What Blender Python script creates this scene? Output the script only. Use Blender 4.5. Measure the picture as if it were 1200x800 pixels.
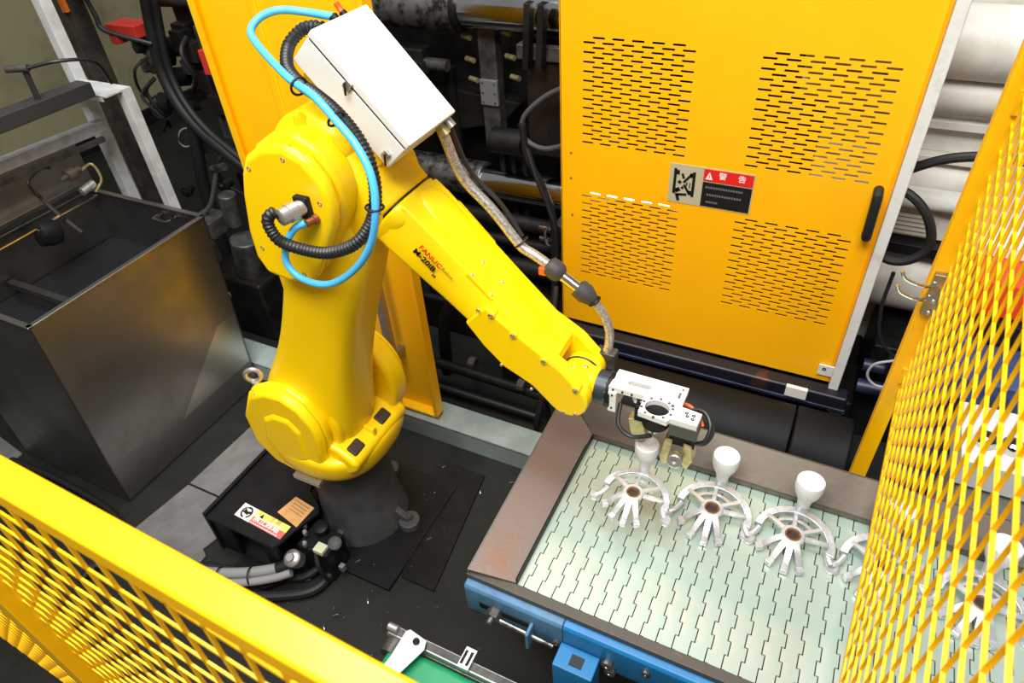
import bpy, bmesh, math, random
from mathutils import Vector, Matrix, Quaternion
random.seed(7)
for o in list(bpy.data.objects): bpy.data.objects.remove(o, do_unlink=True)
scene = bpy.context.scene
C = scene.collection
V = Vector

# ------------------------------------------------------------------ camera
cam_data = bpy.data.cameras.new('camera')
cam = bpy.data.objects.new('camera', cam_data); C.objects.link(cam)
cam_data.sensor_width = 36.0; cam_data.lens = 24.0
cam_data.clip_start = 0.05; cam_data.clip_end = 60
R = ((0.89699472, 0.24298157, -0.36927014), (0.43823619, -0.59818942, 0.67090868), (-0.05787505, -0.76362908, -0.64305607))
m = Matrix(((R[0][0], -R[0][1], -R[0][2], 0), (R[1][0], -R[1][1], -R[1][2], 0), (R[2][0], -R[2][1], -R[2][2], 2.4), (0, 0, 0, 1)))
cam.matrix_world = m
cam_data.dof.use_dof = True
cam_data.dof.focus_distance = 1.85
cam_data.dof.aperture_fstop = 6.3
scene.camera = cam

# ------------------------------------------------------------------ world, lamps, exposure
world = bpy.data.worlds.new('world'); scene.world = world; world.use_nodes = True
bg = world.node_tree.nodes['Background']
bg.inputs[0].default_value = (0.97, 0.985, 1.0, 1); bg.inputs[1].default_value = 0.23
def ceiling_lamp(name, loc, target, sx, sy, power):
    l = bpy.data.lights.new(name, 'AREA'); l.shape = 'RECTANGLE'; l.size = sx; l.size_y = sy; l.energy = power
    l.color = (1.0, 1.0, 0.99)
    o = bpy.data.objects.new(name, l); C.objects.link(o); o.location = loc
    o.rotation_euler = (V(target) - V(loc)).to_track_quat('-Z', 'Y').to_euler()
ceiling_lamp('ceiling_lamp_aisle', (-0.2, -1.0, 5.2), (-0.6, 1.4, 0.8), 3.0, 1.2, 255)
ceiling_lamp('ceiling_lamp_cell', (-1.0, 1.1, 5.4), (-0.9, 1.3, 0), 3.2, 1.0, 165)
scene.view_settings.view_transform = 'Standard'; scene.view_settings.look = 'None'
scene.view_settings.gamma = 1.0; scene.view_settings.use_curve_mapping = False
scene.view_settings.exposure = 0.2

# ------------------------------------------------------------------ materials
MATS = {}
def srgb(h):
    h = h.lstrip('#'); c = [int(h[i:i+2], 16)/255 for i in (0, 2, 4)]
    return tuple(x/12.92 if x <= .04045 else ((x+.055)/1.055)**2.4 for x in c) + (1,)
def mat(name, col, rough=.5, metal=0.0, col2=None, scale=8, mix=(.4, .62), bump=0.0, bscale=60, stretch=None, coat=0, rvar=0):
    if name in MATS: return MATS[name]
    M = bpy.data.materials.new(name); M.use_nodes = True; nt = M.node_tree; b = nt.nodes['Principled BSDF']
    b.inputs['Base Color'].default_value = srgb(col); b.inputs['Roughness'].default_value = rough; b.inputs['Metallic'].default_value = metal
    if coat: b.inputs['Coat Weight'].default_value = coat; b.inputs['Coat Roughness'].default_value = .15
    vec = None
    if col2 or bump or rvar:
        tc = nt.nodes.new('ShaderNodeTexCoord'); mp = nt.nodes.new('ShaderNodeMapping'); nt.links.new(tc.outputs['Object'], mp.inputs[0])
        if stretch: mp.inputs['Scale'].default_value = stretch
        vec = mp.outputs[0]
    if col2 or rvar:
        n = nt.nodes.new('ShaderNodeTexNoise'); n.inputs['Scale'].default_value = scale; n.inputs['Detail'].default_value = 6; n.inputs['Roughness'].default_value = .65
        nt.links.new(vec, n.inputs['Vector'])
        mr = nt.nodes.new('ShaderNodeMapRange'); mr.inputs[1].default_value = mix[0]; mr.inputs[2].default_value = mix[1]
        nt.links.new(n.outputs[0], mr.inputs[0])
        if col2:
            mx = nt.nodes.new('ShaderNodeMix'); mx.data_type = 'RGBA'
            mx.inputs[6].default_value = srgb(col); mx.inputs[7].default_value = srgb(col2)
            nt.links.new(mr.outputs[0], mx.inputs[0]); nt.links.new(mx.outputs[2], b.inputs['Base Color'])
        if rvar:
            m2 = nt.nodes.new('ShaderNodeMapRange'); m2.inputs[3].default_value = rough-rvar; m2.inputs[4].default_value = rough+rvar
            nt.links.new(mr.outputs[0], m2.inputs[0]); nt.links.new(m2.outputs[0], b.inputs['Roughness'])
    if bump:
        n2 = nt.nodes.new('ShaderNodeTexNoise'); n2.inputs['Scale'].default_value = bscale; n2.inputs['Detail'].default_value = 4
        nt.links.new(vec, n2.inputs['Vector'])
        bp = nt.nodes.new('ShaderNodeBump'); bp.inputs['Strength'].default_value = bump; bp.inputs['Distance'].default_value = .004
        nt.links.new(n2.outputs[0], bp.inputs['Height']); nt.links.new(bp.outputs[0], b.inputs['Normal'])
    MATS[name] = M; return M
ROBOT = mat('robot_yellow_paint', '#FFD400', .36, coat=.12, bump=.03, bscale=220)
DOORY = mat('door_yellow_paint', '#FDB200', .42, col2='#FFB800', scale=2)
FENCE = mat('fence_yellow_paint', '#FFC000', .38, coat=.15, col2='#F8B800', scale=12)
WHITEBOX = mat('box_white_powder_coat', '#E3E1D9', .42, bump=.03, bscale=400)
FRAMEW = mat('frame_white_paint', '#D8D6CE', .5, col2='#C2BFB6', scale=14, mix=(.55, .75))
GREYW = mat('frame_grey_paint', '#A6A7A7', .5, col2='#8A8B8B', scale=12)
CREAM = mat('machine_cream_paint', '#CDC9BD', .45, col2='#B4B0A3', scale=7, mix=(.5, .75))
BLACKP = mat('black_paint', '#0E0E0F', .5, col2='#171718', scale=10)
MACH = mat('dark_machine_metal', '#141413', .5, .3, col2='#262422', scale=9, bump=.15, bscale=30)
MACHB = mat('dark_brown_machine_metal', '#2A211C', .55, .2, col2='#1A1614', scale=6)
MACHG = mat('grey_machine_metal', '#5C5B58', .45, .5, col2='#3E3D3B', scale=14)
OILBLK = mat('matte_oily_black', '#0A0A0B', .62, col2='#111112', scale=8)
RUBBER = mat('black_rubber', '#121212', .6)
CASTG = mat('grey_cast_iron', '#515151', .6, .2, col2='#424241', scale=10, bump=.1)
CHROME = mat('polished_chrome', '#C9C9C8', .13, 1.0, rvar=.06, scale=5)
DULLST = mat('dull_oily_steel', '#8C8A87', .38, .9, col2='#3A3734', scale=18, mix=(.45, .6))
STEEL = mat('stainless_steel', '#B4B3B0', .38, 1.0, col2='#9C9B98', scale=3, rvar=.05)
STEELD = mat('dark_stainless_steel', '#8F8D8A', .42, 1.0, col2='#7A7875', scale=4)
ALU = mat('aluminium', '#C4C4C2', .38, .85)
BRIGHT = mat('bright_cast_aluminium', '#E0E1E2', .38, .6, col2='#BDBEBF', scale=26, bump=.12, bscale=150)
CUPW = mat('white_coated_casting', '#E9E9E7', .6, .05, col2='#D6D6D3', scale=40, bump=.1, bscale=120)
RUSTH = mat('rusty_hole', '#8A5A2C', .7, .2, col2='#5A3618', scale=60)
SCREW = mat('zinc_screw', '#C8BFA6', .3, .9)
BRASS = mat('brass_jaw', '#C9B884', .4, .7, col2='#A8966A', scale=30)
RUST = mat('rusty_plate', '#7C6E66', .5, .35, col2='#87644F', scale=6, mix=(.5, .75), bump=.15, bscale=50)
RUSTB = mat('brown_rusty_plate', '#5E5448', .5, .4, col2='#6B5344', scale=6, mix=(.55, .75), bump=.15, bscale=50)
EDGE = mat('worn_dark_edge', '#57524B', .55, .5, col2='#8A5A3C', scale=16, mix=(.6, .75))
BELT = mat('slat_steel', '#B6CFC1', .34, .45, col2='#CACFBF', scale=3.2, mix=(.4, .6), rvar=.06, bump=.04)
BLUE = mat('blue_paint', '#146CA4', .42, col2='#1F76AC', scale=4)
BLUEG = mat('faded_blue_paint', '#527C9E', .5, col2='#456C8C', scale=10)
KERB = mat('galvanised_steel', '#A6B3AD', .45, .2, col2='#8E9B95', scale=5)
PLATE = mat('grey_floor_plate', '#8B8B8B', .45, .5, col2='#7A7A7A', scale=8, bump=.08)
FLOOR = mat('oily_concrete', '#191A18', .6, col2='#252622', scale=4, mix=(.35, .7), bump=.2, bscale=25, rvar=.1)
WALLM = mat('olive_wall_paint', '#8E8868', .8, col2='#6E6A50', scale=2.2, mix=(.5, .75))
HOSEB = mat('blue_hose', '#4FB6EC', .35)
HOSEK = mat('black_hose', '#1B1B1B', .45)
HOSEG = mat('grey_hose', '#8D8D8B', .5)
BRAID = mat('braided_steel', '#D2CEC8', .4, .75, col2='#98948E', scale=160)
RED = mat('red_paint', '#C8352A', .5); ORANGE = mat('orange_plastic', '#F05A1E', .5); REDSIGN = mat('red_print', '#DB1D18', .5)
BLUEM = mat('dull_blue_paint', '#4A6296', .45, col2='#3B4C74', scale=8)
NAVY = mat('navy_blue_beam', '#2C3350', .4, .2, col2='#1C1F2C', scale=6)
PRINTK = mat('black_print', '#101010', .5); PRINTW = mat('white_print', '#F2EFE6', .5); SIGNG = mat('sign_grey', '#B7AE8E', .45)
PRINTY = mat('yellow_print', '#EFE36A', .5); PRINTP = mat('pink_red_print', '#D86464', .5); TAN = mat('tan_label', '#D9A468', .6, col2='#C99358', scale=20)
PRINTR = mat('red_lettering', '#E0301C', .5); PRINTG = mat('grey_lettering', '#9A8A20', .5); TXTG = mat('faint_grey_print', '#6A6A66', .5)
GREEN = mat('green_belt', '#178A58', .45, col2='#1F9A66', scale=5)
WATER = mat('dark_tank_water', '#1B1D20', .06, 0)
DARKFL = mat('dark_flange', '#3A4247', .4, .5)

for m_ in (OILBLK, BLACKP, FLOOR, MACH, MACHB): m_.node_tree.nodes['Principled BSDF'].inputs['Specular IOR Level'].default_value = .25
# ------------------------------------------------------------------ mesh builder
class MB:
    def __init__(s): s.v = []; s.f = []
    def add(s, vs, fs):
        k = len(s.v); s.v += [V(p) for p in vs]; s.f += [tuple(i+k for i in f) for f in fs]; return s
    def box(s, a, b, M=None):
        (x0, y0, z0), (x1, y1, z1) = a, b
        vs = [V(p) for p in ((x0,y0,z0),(x1,y0,z0),(x1,y1,z0),(x0,y1,z0),(x0,y0,z1),(x1,y0,z1),(x1,y1,z1),(x0,y1,z1))]
        if M: vs = [M @ p for p in vs]
        return s.add(vs, [(0,3,2,1),(4,5,6,7),(0,1,5,4),(1,2,6,5),(2,3,7,6),(3,0,4,7)])
    def bar(s, p, q, w, h, up=(0,0,1)):              # square bar from p to q
        p, q = V(p), V(q); d = (q-p).normalized(); u = V(up)
        if abs(d.dot(u)) > .98: u = V((0,1,0))
        a = d.cross(u).normalized()*w/2; b = a.cross(d).normalized()*h/2
        vs = [p-a-b, p+a-b, p+a+b, p-a+b, q-a-b, q+a-b, q+a+b, q-a+b]
        return s.add(vs, [(0,3,2,1),(4,5,6,7),(0,1,5,4),(1,2,6,5),(2,3,7,6),(3,0,4,7)])
    def cyl(s, p, q, r, n=24, r2=None):
        p, q = V(p), V(q); r2 = r if r2 is None else r2; d = (q-p).normalized()
        a = d.orthogonal().normalized(); b = d.cross(a)
        vs = []
        for c, rr in ((p, r), (q, r2)):
            for i in range(n):
                t = 2*math.pi*i/n; vs.append(c + (a*math.cos(t)+b*math.sin(t))*rr)
        fs = [(i, (i+1) % n, n+(i+1) % n, n+i) for i in range(n)]
        fs += [tuple(range(n-1, -1, -1)), tuple(range(n, 2*n))]
        return s.add(vs, fs)
    def lathe(s, p, d, prof, n=24):                  # prof: (distance along d, radius)
        p, d = V(p), V(d).normalized(); a = d.orthogonal().normalized(); b = d.cross(a); vs = []
        for h, r in prof:
            for i in range(n):
                t = 2*math.pi*i/n; vs.append(p + d*h + (a*math.cos(t)+b*math.sin(t))*r)
        m_ = len(prof); fs = []
        for j in range(m_-1):
            for i in range(n): fs.append((j*n+i, j*n+(i+1) % n, (j+1)*n+(i+1) % n, (j+1)*n+i))
        fs += [tuple(range(n-1, -1, -1)), tuple(range((m_-1)*n, m_*n))]
        return s.add(vs, fs)
    def rings(s, rings, caps=True):                  # loft through equal-size vertex rings
        n = len(rings[0]); vs = [p for r in rings for p in r]; fs = []
        for j in range(len(rings)-1):
            for i in range(n): fs.append((j*n+i, j*n+(i+1) % n, (j+1)*n+(i+1) % n, (j+1)*n+i))
        if caps: fs += [tuple(range(n-1, -1, -1)), tuple(range((len(rings)-1)*n, len(rings)*n))]
        return s.add(vs, fs)
    def tube(s, pts, r, n=10, rib=0, step=None, closed=False):   # smooth hose through pts
        P = spline([V(p) for p in pts], step or max(.006, r*.9), closed); k = len(P)
        t = (P[1]-P[0]).normalized(); a = t.orthogonal().normalized(); rr = []
        for i in range(k):
            t2 = (P[min(i+1, k-1)]-P[max(i-1, 0)]).normalized()
            a = (a - t2*a.dot(t2)).normalized(); b = t2.cross(a)
            q = r*(1 + (rib if i % 2 else -rib))
            rr.append([P[i] + (a*math.cos(2*math.pi*j/n)+b*math.sin(2*math.pi*j/n))*q for j in range(n)])
        return s.rings(rr)
    def prism(s, poly, y0, y1, shrink=None):         # polygon in the XZ plane pushed along Y (anticlockwise as seen from -Y)
        n = len(poly); vs = [(x, y0, z) for x, z in poly] + [(x, y1, z) for x, z in poly]
        if shrink:
            cx = sum(p[0] for p in poly)/n; cz = sum(p[1] for p in poly)/n
            vs = [(cx+(x-cx)*shrink, y0, cz+(z-cz)*shrink) for x, z in poly] + vs[n:]
        return s.add(vs, [(i, n+i, n+(i+1) % n, (i+1) % n) for i in range(n)] + [tuple(range(n)), tuple(range(2*n-1, n-1, -1))])
    def slab(s, poly, z0, z1):                       # polygon in the XY plane pushed along Z
        n = len(poly); vs = [(x, y, z0) for x, y in poly] + [(x, y, z1) for x, y in poly]
        return s.add(vs, [(i, (i+1) % n, n+(i+1) % n, n+i) for i in range(n)] + [tuple(range(n-1, -1, -1)), tuple(range(n, 2*n))])
    def torus(s, c, ax, Rr, r, n=28, m_=10, a0=0, a1=2*math.pi):
        c, ax = V(c), V(ax).normalized(); a = ax.orthogonal().normalized(); b = ax.cross(a); full = abs(a1-a0) > 6.28
        k = n if full else n+1; vs = []
        for i in range(k):
            t = a0+(a1-a0)*i/n; e = a*math.cos(t)+b*math.sin(t)
            for j in range(m_):
                u = 2*math.pi*j/m_; vs.append(c + e*(Rr+r*math.cos(u)) + ax*r*math.sin(u))
        fs = []
        for i in range(n):
            for j in range(m_): fs.append((i*m_+j, ((i+1) % k)*m_+j, ((i+1) % k)*m_+(j+1) % m_, i*m_+(j+1) % m_))
        return s.add(vs, fs)
    def build(s, name, material, parent=None, bevel=0, seg=3, smooth=True, sub=0, angle=35):
        vs = s.v
        if parent is not None: org = parent_world(parent)
        else:
            xs = [p.x for p in vs]; ys = [p.y for p in vs]; zs = [p.z for p in vs]
            org = V(((min(xs)+max(xs))/2, (min(ys)+max(ys))/2, min(zs)))
        me = bpy.data.meshes.new(name); me.from_pydata([tuple(p-org) for p in vs], [], s.f); me.validate()
        bm = bmesh.new(); bm.from_mesh(me); bmesh.ops.recalc_face_normals(bm, faces=bm.faces); bm.to_mesh(me); bm.free()
        me.materials.append(material)
        if smooth:
            me.polygons.foreach_set('use_smooth', [True]*len(me.polygons))
            if not sub: me.set_sharp_from_angle(angle=math.radians(angle))
        o = bpy.data.objects.new(name, me); C.objects.link(o)
        if parent is not None: o.parent = parent
        else: o.location = org
        if bevel:
            b = o.modifiers.new('bevel', 'BEVEL'); b.width = bevel; b.segments = seg; b.limit_method = 'ANGLE'; b.angle_limit = math.radians(30)
            b.harden_normals = True
        if sub:
            b = o.modifiers.new('sub', 'SUBSURF'); b.levels = sub; b.render_levels = sub
        return o
def parent_world(o):
    p = V((0, 0, 0))
    while o: p = p + o.location; o = o.parent
    return p
def spline(P, step, closed=False):
    out = []; k = len(P)
    if k == 2: P = [P[0], (P[0]+P[1])/2, P[1]]; k = 3
    for i in range(k-1 if not closed else k):
        p0 = P[(i-1) % k] if (i > 0 or closed) else P[0]*2-P[1]
        p1 = P[i]; p2 = P[(i+1) % k]; p3 = P[(i+2) % k] if (i+2 < k or closed) else P[-1]*2-P[-2]
        n = max(2, int((p2-p1).length/step))
        for j in range(n):
            t = j/n; t2 = t*t; t3 = t2*t
            out.append((p1*2 + (p2-p0)*t + (p0*2-p1*5+p2*4-p3)*t2 + (p1*3-p0-p2*3+p3)*t3)*.5)
    out.append(P[0] if closed else P[-1]); return out
def tag(o, label, cat, group=None):
    o['label'] = label; o['category'] = cat
    if group: o['group'] = group
    return o
def thing(name, loc, label, cat, group=None):
    o = bpy.data.objects.new(name, None); C.objects.link(o); o.location = loc; o.empty_display_size = .05
    return tag(o, label, cat, group)
def struct(o): o['kind'] = 'structure'; return o
def copy_tree(o, loc=None, parent=None):
    c = o.copy(); C.objects.link(c)
    if parent: c.parent = parent
    if loc is not None: c.location = loc
    for ch in [k for k in bpy.data.objects if k.parent == o]: copy_tree(ch, None, c)
    return c
def rrect(w, h, r, n=5):
    out = []
    for cx, cy, a in ((w/2-r, h/2-r, 0), (-w/2+r, h/2-r, 90), (-w/2+r, -h/2+r, 180), (w/2-r, -h/2+r, 270)):
        for i in range(n+1):
            t = math.radians(a+90*i/n); out.append((cx+r*math.cos(t), cy+r*math.sin(t)))
    return out
def section(c, u, v, hw, hh, e=3.5, n=32):            # superellipse ring
    out = []
    for i in range(n):
        t = 2*math.pi*i/n; ct, st = math.cos(t), math.sin(t)
        out.append(V(c) + V(u)*hw*math.copysign(abs(ct)**(2/e), ct) + V(v)*hh*math.copysign(abs(st)**(2/e), st))
    return out
def lettering(body, name, material, parent, origin, right, up, size, extrude=.0004, bold=0):
    cu = bpy.data.curves.new(name, 'FONT'); cu.body = body; cu.size = size; cu.extrude = extrude; cu.align_x = 'LEFT'; cu.align_y = 'BOTTOM'
    cu.offset = bold; cu.resolution_u = 2
    t = bpy.data.objects.new('tmp', cu); C.objects.link(t)
    dg = bpy.context.evaluated_depsgraph_get(); me = bpy.data.meshes.new_from_object(t.evaluated_get(dg))
    bpy.data.objects.remove(t, do_unlink=True)
    r, u = V(right).normalized(), V(up).normalized(); nrm = r.cross(u)
    org = V(origin) - parent_world(parent)
    for vv in me.vertices: p = vv.co.copy(); vv.co = org + r*p.x + u*p.y + nrm*p.z
    me.materials.clear(); me.materials.append(material)
    o = bpy.data.objects.new(name, me); C.objects.link(o); o.parent = parent; return o
def screw(parent, p, d, r=.006, h=.004, material=None, name='screw'):
    d = V(d).normalized(); h = max(h, .0027)
    return MB().lathe(V(p)-d*.002, d, [(0, r), (h, r), (h+.0015, r*.75), (h+.001, r*.45), (h-.001, r*.4)], 10).build(name, material or SCREW, parent)
#@@SECTION
# ------------------------------------------------------------------ setting
struct(MB().box((-6.2, -3, -.1), (4, 7.2, 0)).build('floor', FLOOR, smooth=False))
struct(MB().box((-6.2, -3, 0), (-6.0, 7, 4.0)).build('wall_left', WALLM, smooth=False))
struct(MB().box((-6.0, 7.0, 0), (4, 7.2, 4.0)).build('wall_back', WALLM, smooth=False))
struct(MB().box((-6.0, -3, 0), (-5.97, 7, .14)).build('baseboard_left', BLACKP, smooth=False))
k = MB().box((-2.9, 1.725, .1), (-.3, 1.87, .106)).box((-2.9, 1.725, 0), (-.3, 1.731, .106)).build('kerb_channel', KERB, bevel=.0015, seg=2)
tag(k, 'long galvanised steel kerb channel on the floor behind the robot', 'kerb')

# ------------------------------------------------------------------ casting machine behind the doors
mc = thing('casting_machine', (-1.2, 3.0, 0), 'big dark oily casting machine with chrome tie bars behind the yellow doors', 'machine')
MB().box((-2.28, 3.05, 0), (.11, 3.5, 2.3)).build('frame_body', MACH, mc, bevel=.01)
MB().box((-2.3, 2.45, 0), (.3, 3.05, .22)).build('machine_bed', MACH, mc, bevel=.02)
MB().cyl((-2.25, 2.8, 1.6), (-1.67, 2.8, 1.6), .1, 32).build('tie_bar_sleeve', DULLST, mc, bevel=.006)
MB().cyl((-1.67, 2.8, 1.605), (-.6, 2.8, 1.605), .084, 40).build('tie_bar', CHROME, mc)
MB().cyl((-1.68, 2.8, 1.605), (-1.655, 2.8, 1.605), .104, 32).build('collar', BLACKP, mc, bevel=.004)
MB().cyl((-2.25, 2.8, .78), (-1.62, 2.8, .78), .092, 32).build('tie_bar_sleeve', DULLST, mc, bevel=.006)
MB().cyl((-1.62, 2.8, .775), (-.6, 2.8, .775), .082, 40).build('tie_bar', CHROME, mc)
MB().box((-1.33, 2.72, 1.0), (-.75, 3.05, 1.5)).build('platen_block', MACHB, mc, bevel=.012)
MB().box((-1.36, 2.70, 1.44), (-1.05, 2.80, 1.50)).build('block_top_flange', MACHG, mc, bevel=.004)
for x in (-1.29, -1.23):
    MB().bar((x, 2.66, 1.42), (x+.02, 2.66, 1.68), .028, .05).build('guide_blade', MACH, mc, bevel=.003)
MB().box((-1.62, 2.83, .95), (-1.53, 2.90, 1.55)).build('upright_strip', MACHG, mc, bevel=.006)
pl = MB().box((-1.617, 2.812, 1.17), (-1.525, 2.83, 1.29)).build('bolted_plate', mat('plate_grey', '#7E7F7F', .45, .4), mc, bevel=.003)
for x in (-1.603, -1.54):
    for z in (1.185, 1.23, 1.275): screw(pl, (x, 2.812, z), (0, -1, 0), .006, .003, MACHG, 'bolt')
for i, (x, z) in enumerate(((-1.70, 1.47), (-1.69, 1.37), (-1.68, 1.28), (-1.49, 1.50), (-1.48, 1.40), (-1.46, 1.31))):
    MB().cyl((x, 2.84, z), (x+.05, 2.82, z), .012, 12).build('brass_fitting', BRASS, mc)
MB().cyl((-1.55, 2.78, .99+.03), (-1.38, 2.78, 1.02), .062, 24).build('hydraulic_cylinder', MACH, mc, bevel=.005)
for x in (-1.53, -1.47, -1.41):
    MB().cyl((x, 2.83, .55), (x, 2.83, .98), .018, 12).build('lever_rod', MACH, mc)
MB().box((-2.05, 2.75, 1.3), (-1.88, 2.86, 1.42)).build('sensor_block', MACH, mc, bevel=.01)
MB().cyl((-1.9, 2.78, 1.35), (-1.76, 2.78, 1.35), .028, 16).build('sensor_barrel', MACHG, mc, bevel=.003)
MB().cyl((-1.9, 2.72, 1.33), (-1.9, 2.78, 1.33), .05, 6).build('hex_nut', MACH, mc, bevel=.003)
MB().cyl((-1.83, 2.9, .4), (-1.83, 2.9, 1.3), .03, 16).build('vertical_pipe', MACH, mc)
MB().prism([(-1.95, .95), (-1.55, 1.05), (-1.45, 1.16), (-1.95, 1.2)], 2.9, 3.0).build('bracket_web', MACH, mc, bevel=.006)
for j, (z, r) in enumerate(((.62, .04), (.5, .03), (.35, .05))):
    MB().cyl((-2.1, 2.72, z), (-.9, 2.72, z), r, 16).build('oil_pipe', MACH, mc)
MB().box((-1.16, 2.6, .46), (-1.02, 2.7, .72)).build('terminal_box', MACHG, mc, bevel=.004)
MB().cyl((-1.24, 2.62, .68), (-1.15, 2.62, .68), .018, 12).build('pipe_union', CHROME, mc)
MB().cyl((-1.24, 2.62, .62), (-1.15, 2.62, .62), .014, 12).build('pipe_union', CHROME, mc)
# dark pipework low down behind the kerb
lp = thing('pipe_rack', (-1.2, 2.15, 0), 'dark oily pipes and elbows low behind the steel kerb', 'pipes')
MB().tube([(-2.0, 2.05, .16), (-1.5, 2.05, .16), (-1.05, 2.05, .15), (-.97, 2.05, .15)], .026, 12).build('pipe', MACH, lp)
MB().tube([(-2.0, 2.0, .05), (-.98, 2.0, .05)], .02, 12).build('pipe', HOSEK, lp)
MB().cyl((-1.62, 2.2, .52), (-1.36, 2.2, .5), .04, 16).build('pipe_coupling', MACH, lp, bevel=.004)
MB().cyl((-1.5, 2.2, .52), (-1.46, 2.2, .52), .052, 16).build('pipe_coupling', MACH, lp, bevel=.004)
MB().tube([(-1.36, 2.2, .5), (-1.26, 2.2, .49), (-1.22, 2.2, .42), (-1.22, 2.2, .02)], .05, 14).build('elbow_pipe', MACH, lp)
MB().tube([(-1.48, 2.18, .5), (-1.55, 2.15, .35), (-1.58, 2.15, .02)], .03, 12).build('elbow_pipe', MACH, lp)
for (x, y, z) in ((-1.4, 2.1, .18), (-1.1, 2.03, .2), (-1.04, 2.06, .2)):
    MB().cyl((x, y, z), (x+.035, y, z), .03, 10).build('hose_clamp', MACHG, lp)
tag(MB().tube([(-.92, 2.0, .42), (-.91, 1.97, .25), (-.86, 1.93, .12), (-.78, 1.9, .13), (-.7, 1.9, .1), (-.55, 1.92, .06)], .012, 8).build('floor_cable', HOSEK), 'black cable looping down behind the rusty tray corner', 'cable')
tag(MB().tube([(-1.02, 2.3, .6), (-1.0, 2.2, .45), (-.96, 2.05, .3), (-.97, 1.95, .1), (-.97, 1.93, .02)], .014, 8).build('floor_cable', HOSEK), 'black cable hanging straight below the forearm of the robot', 'cable')
# cables beside the perforated door
tag(MB().tube([(-1.06, 2.6, 1.40), (-1.2, 2.62, 1.32), (-1.3, 2.62, 1.22), (-1.3, 2.62, 1.13), (-1.2, 2.6, 1.1), (-1.06, 2.58, 1.15)], .011, 8).build('cable_loop', mat('dark_grey_cable', '#4A4A49', .5)), 'grey cable looping beside the left edge of the perforated door', 'cable')
tag(MB().tube([(-1.3, 2.6, 1.2), (-1.28, 2.6, 1.05), (-1.2, 2.58, .92), (-1.14, 2.56, .75), (-1.15, 2.56, .3), (-1.2, 2.55, .22)], .017, 8).build('machine_hose', HOSEK), 'thick black hose running down in front of the lower tie bar', 'hose')
tag(MB().tube([(-1.27, 2.58, 1.1), (-1.22, 2.56, .98), (-1.16, 2.55, .85), (-1.12, 2.54, .7), (-1.13, 2.54, .35), (-1.16, 2.52, .22)], .013, 8).build('machine_hose', HOSEK), 'thinner black hose beside the thick one near the perforated door', 'hose')
tag(MB().tube([(-1.15, 2.64, .72), (-1.2, 2.6, .68), (-1.17, 2.57, .62), (-1.08, 2.57, .66)], .008, 8).build('cable_loop', HOSEK), 'small black cable loop wrapped round the lower tie bar', 'cable')

# black cylinder and beam under the perforated door
cy = thing('oil_cylinder', (-.2, 2.16, 0), 'large black horizontal cylinder lying behind the rusty tray', 'cylinder')
MB().cyl((-.95, 2.15, .185), (.08, 2.15, .185), .165, 40).build('barrel', OILBLK, cy, bevel=.006)
MB().cyl((.085, 2.15, .18), (.3, 2.15, .18), .172, 40).build('end_cap', OILBLK, cy, bevel=.012)
MB().box((-.95, 1.96, 0), (.36, 2.3, .03)).build('cradle', OILBLK, cy, bevel=.008)
MB().torus((-.12, 1.955, .10), (0, -1, .2), .11, .01, 30, 8, .6, 3.2).build('hose', RUBBER, cy)
bm_ = thing('support_beam', (-.4, 2.36, .3), 'dark blue steel rail with rust streaks under the perforated yellow door', 'beam')
MB().box((-1.05, 2.325, .285), (.26, 2.40, .345)).build('rail', mat('rusty_rail', '#23232A', .4, .4, col2='#6A3F2A', scale=5, mix=(.62, .78)), bm_, bevel=.012)
MB().box((-1.05, 2.32, .27), (.262, 2.36, .287)).build('lip', NAVY, bm_, bevel=.003)
MB().box((.02, 2.31, .3), (.105, 2.33, .352)).build('white_pad', WHITEBOX, bm_, bevel=.002)
t = MB()
for a, b in (((.2, 2.3, .13), (.206, 2.36, .28)), ((.254, 2.3, .13), (.26, 2.36, .28)), ((.2, 2.3, .13), (.26, 2.306, .28)), ((.2, 2.354, .13), (.26, 2.36, .28))): t.box(a, b)
t.build('square_tube_end', MACH, bm_)

# cream injection barrel on the right
cb = thing('cream_barrel_unit', (.55, 2.8, 0), 'cream painted machine barrel with stacked cylinders right of the perforated door', 'machine')
MB().box((.12, 2.95, 0), (1.7, 3.4, 2.4)).build('back_panel', CREAM, cb)
MB().cyl((-.2, 2.72, 1.63), (1.6, 2.72, 1.63), .115, 36).build('barrel', CREAM, cb)
MB().cyl((-.2, 2.72, 1.46), (1.6, 2.72, 1.46), .06, 28).build('barrel', CREAM, cb)
MB().box((-.1, 2.7, 1.345), (1.6, 2.76, 1.375)).build('rail', CREAM, cb, bevel=.003)
MB().box((-.1, 2.74, 1.25), (1.6, 2.95, 1.345)).build('panel', CREAM, cb, bevel=.003)
MB().box((-.1, 2.69, 1.225), (1.6, 2.76, 1.25)).build('rail', CREAM, cb, bevel=.003)
MB().cyl((-.1, 2.78, 1.14), (1.6, 2.78, 1.14), .09, 32).build('barrel', CREAM, cb)
MB().cyl((-.1, 2.66, 1.1), (1.6, 2.66, 1.1), .04, 24).build('rod', FRAMEW, cb)
MB().box((.1, 2.68, .93), (1.6, 2.95, 1.07)).build('label_panel', CREAM, cb, bevel=.003)
lb = MB().box((.2, 2.674, .94), (.38, 2.68, 1.05)).build('paper_label', mat('paper_label', '#B9AF97', .8), cb)
for i in range(5): MB().box((.22, 2.672, .955+i*.018), (.35, 2.674, .958+i*.018)).build('print_line', TXTG, lb)
MB().box((.1, 2.62, .88), (1.6, 2.7, .925)).build('black_beam', BLACKP, cb, bevel=.004)
MB().cyl((.1, 2.76, .72), (1.6, 2.76, .72), .15, 36).build('barrel', CREAM, cb)
MB().box((.3, 2.5, .0), (1.6, 3.0, .52)).build('dark_bed', MACH, cb, bevel=.01)
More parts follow.
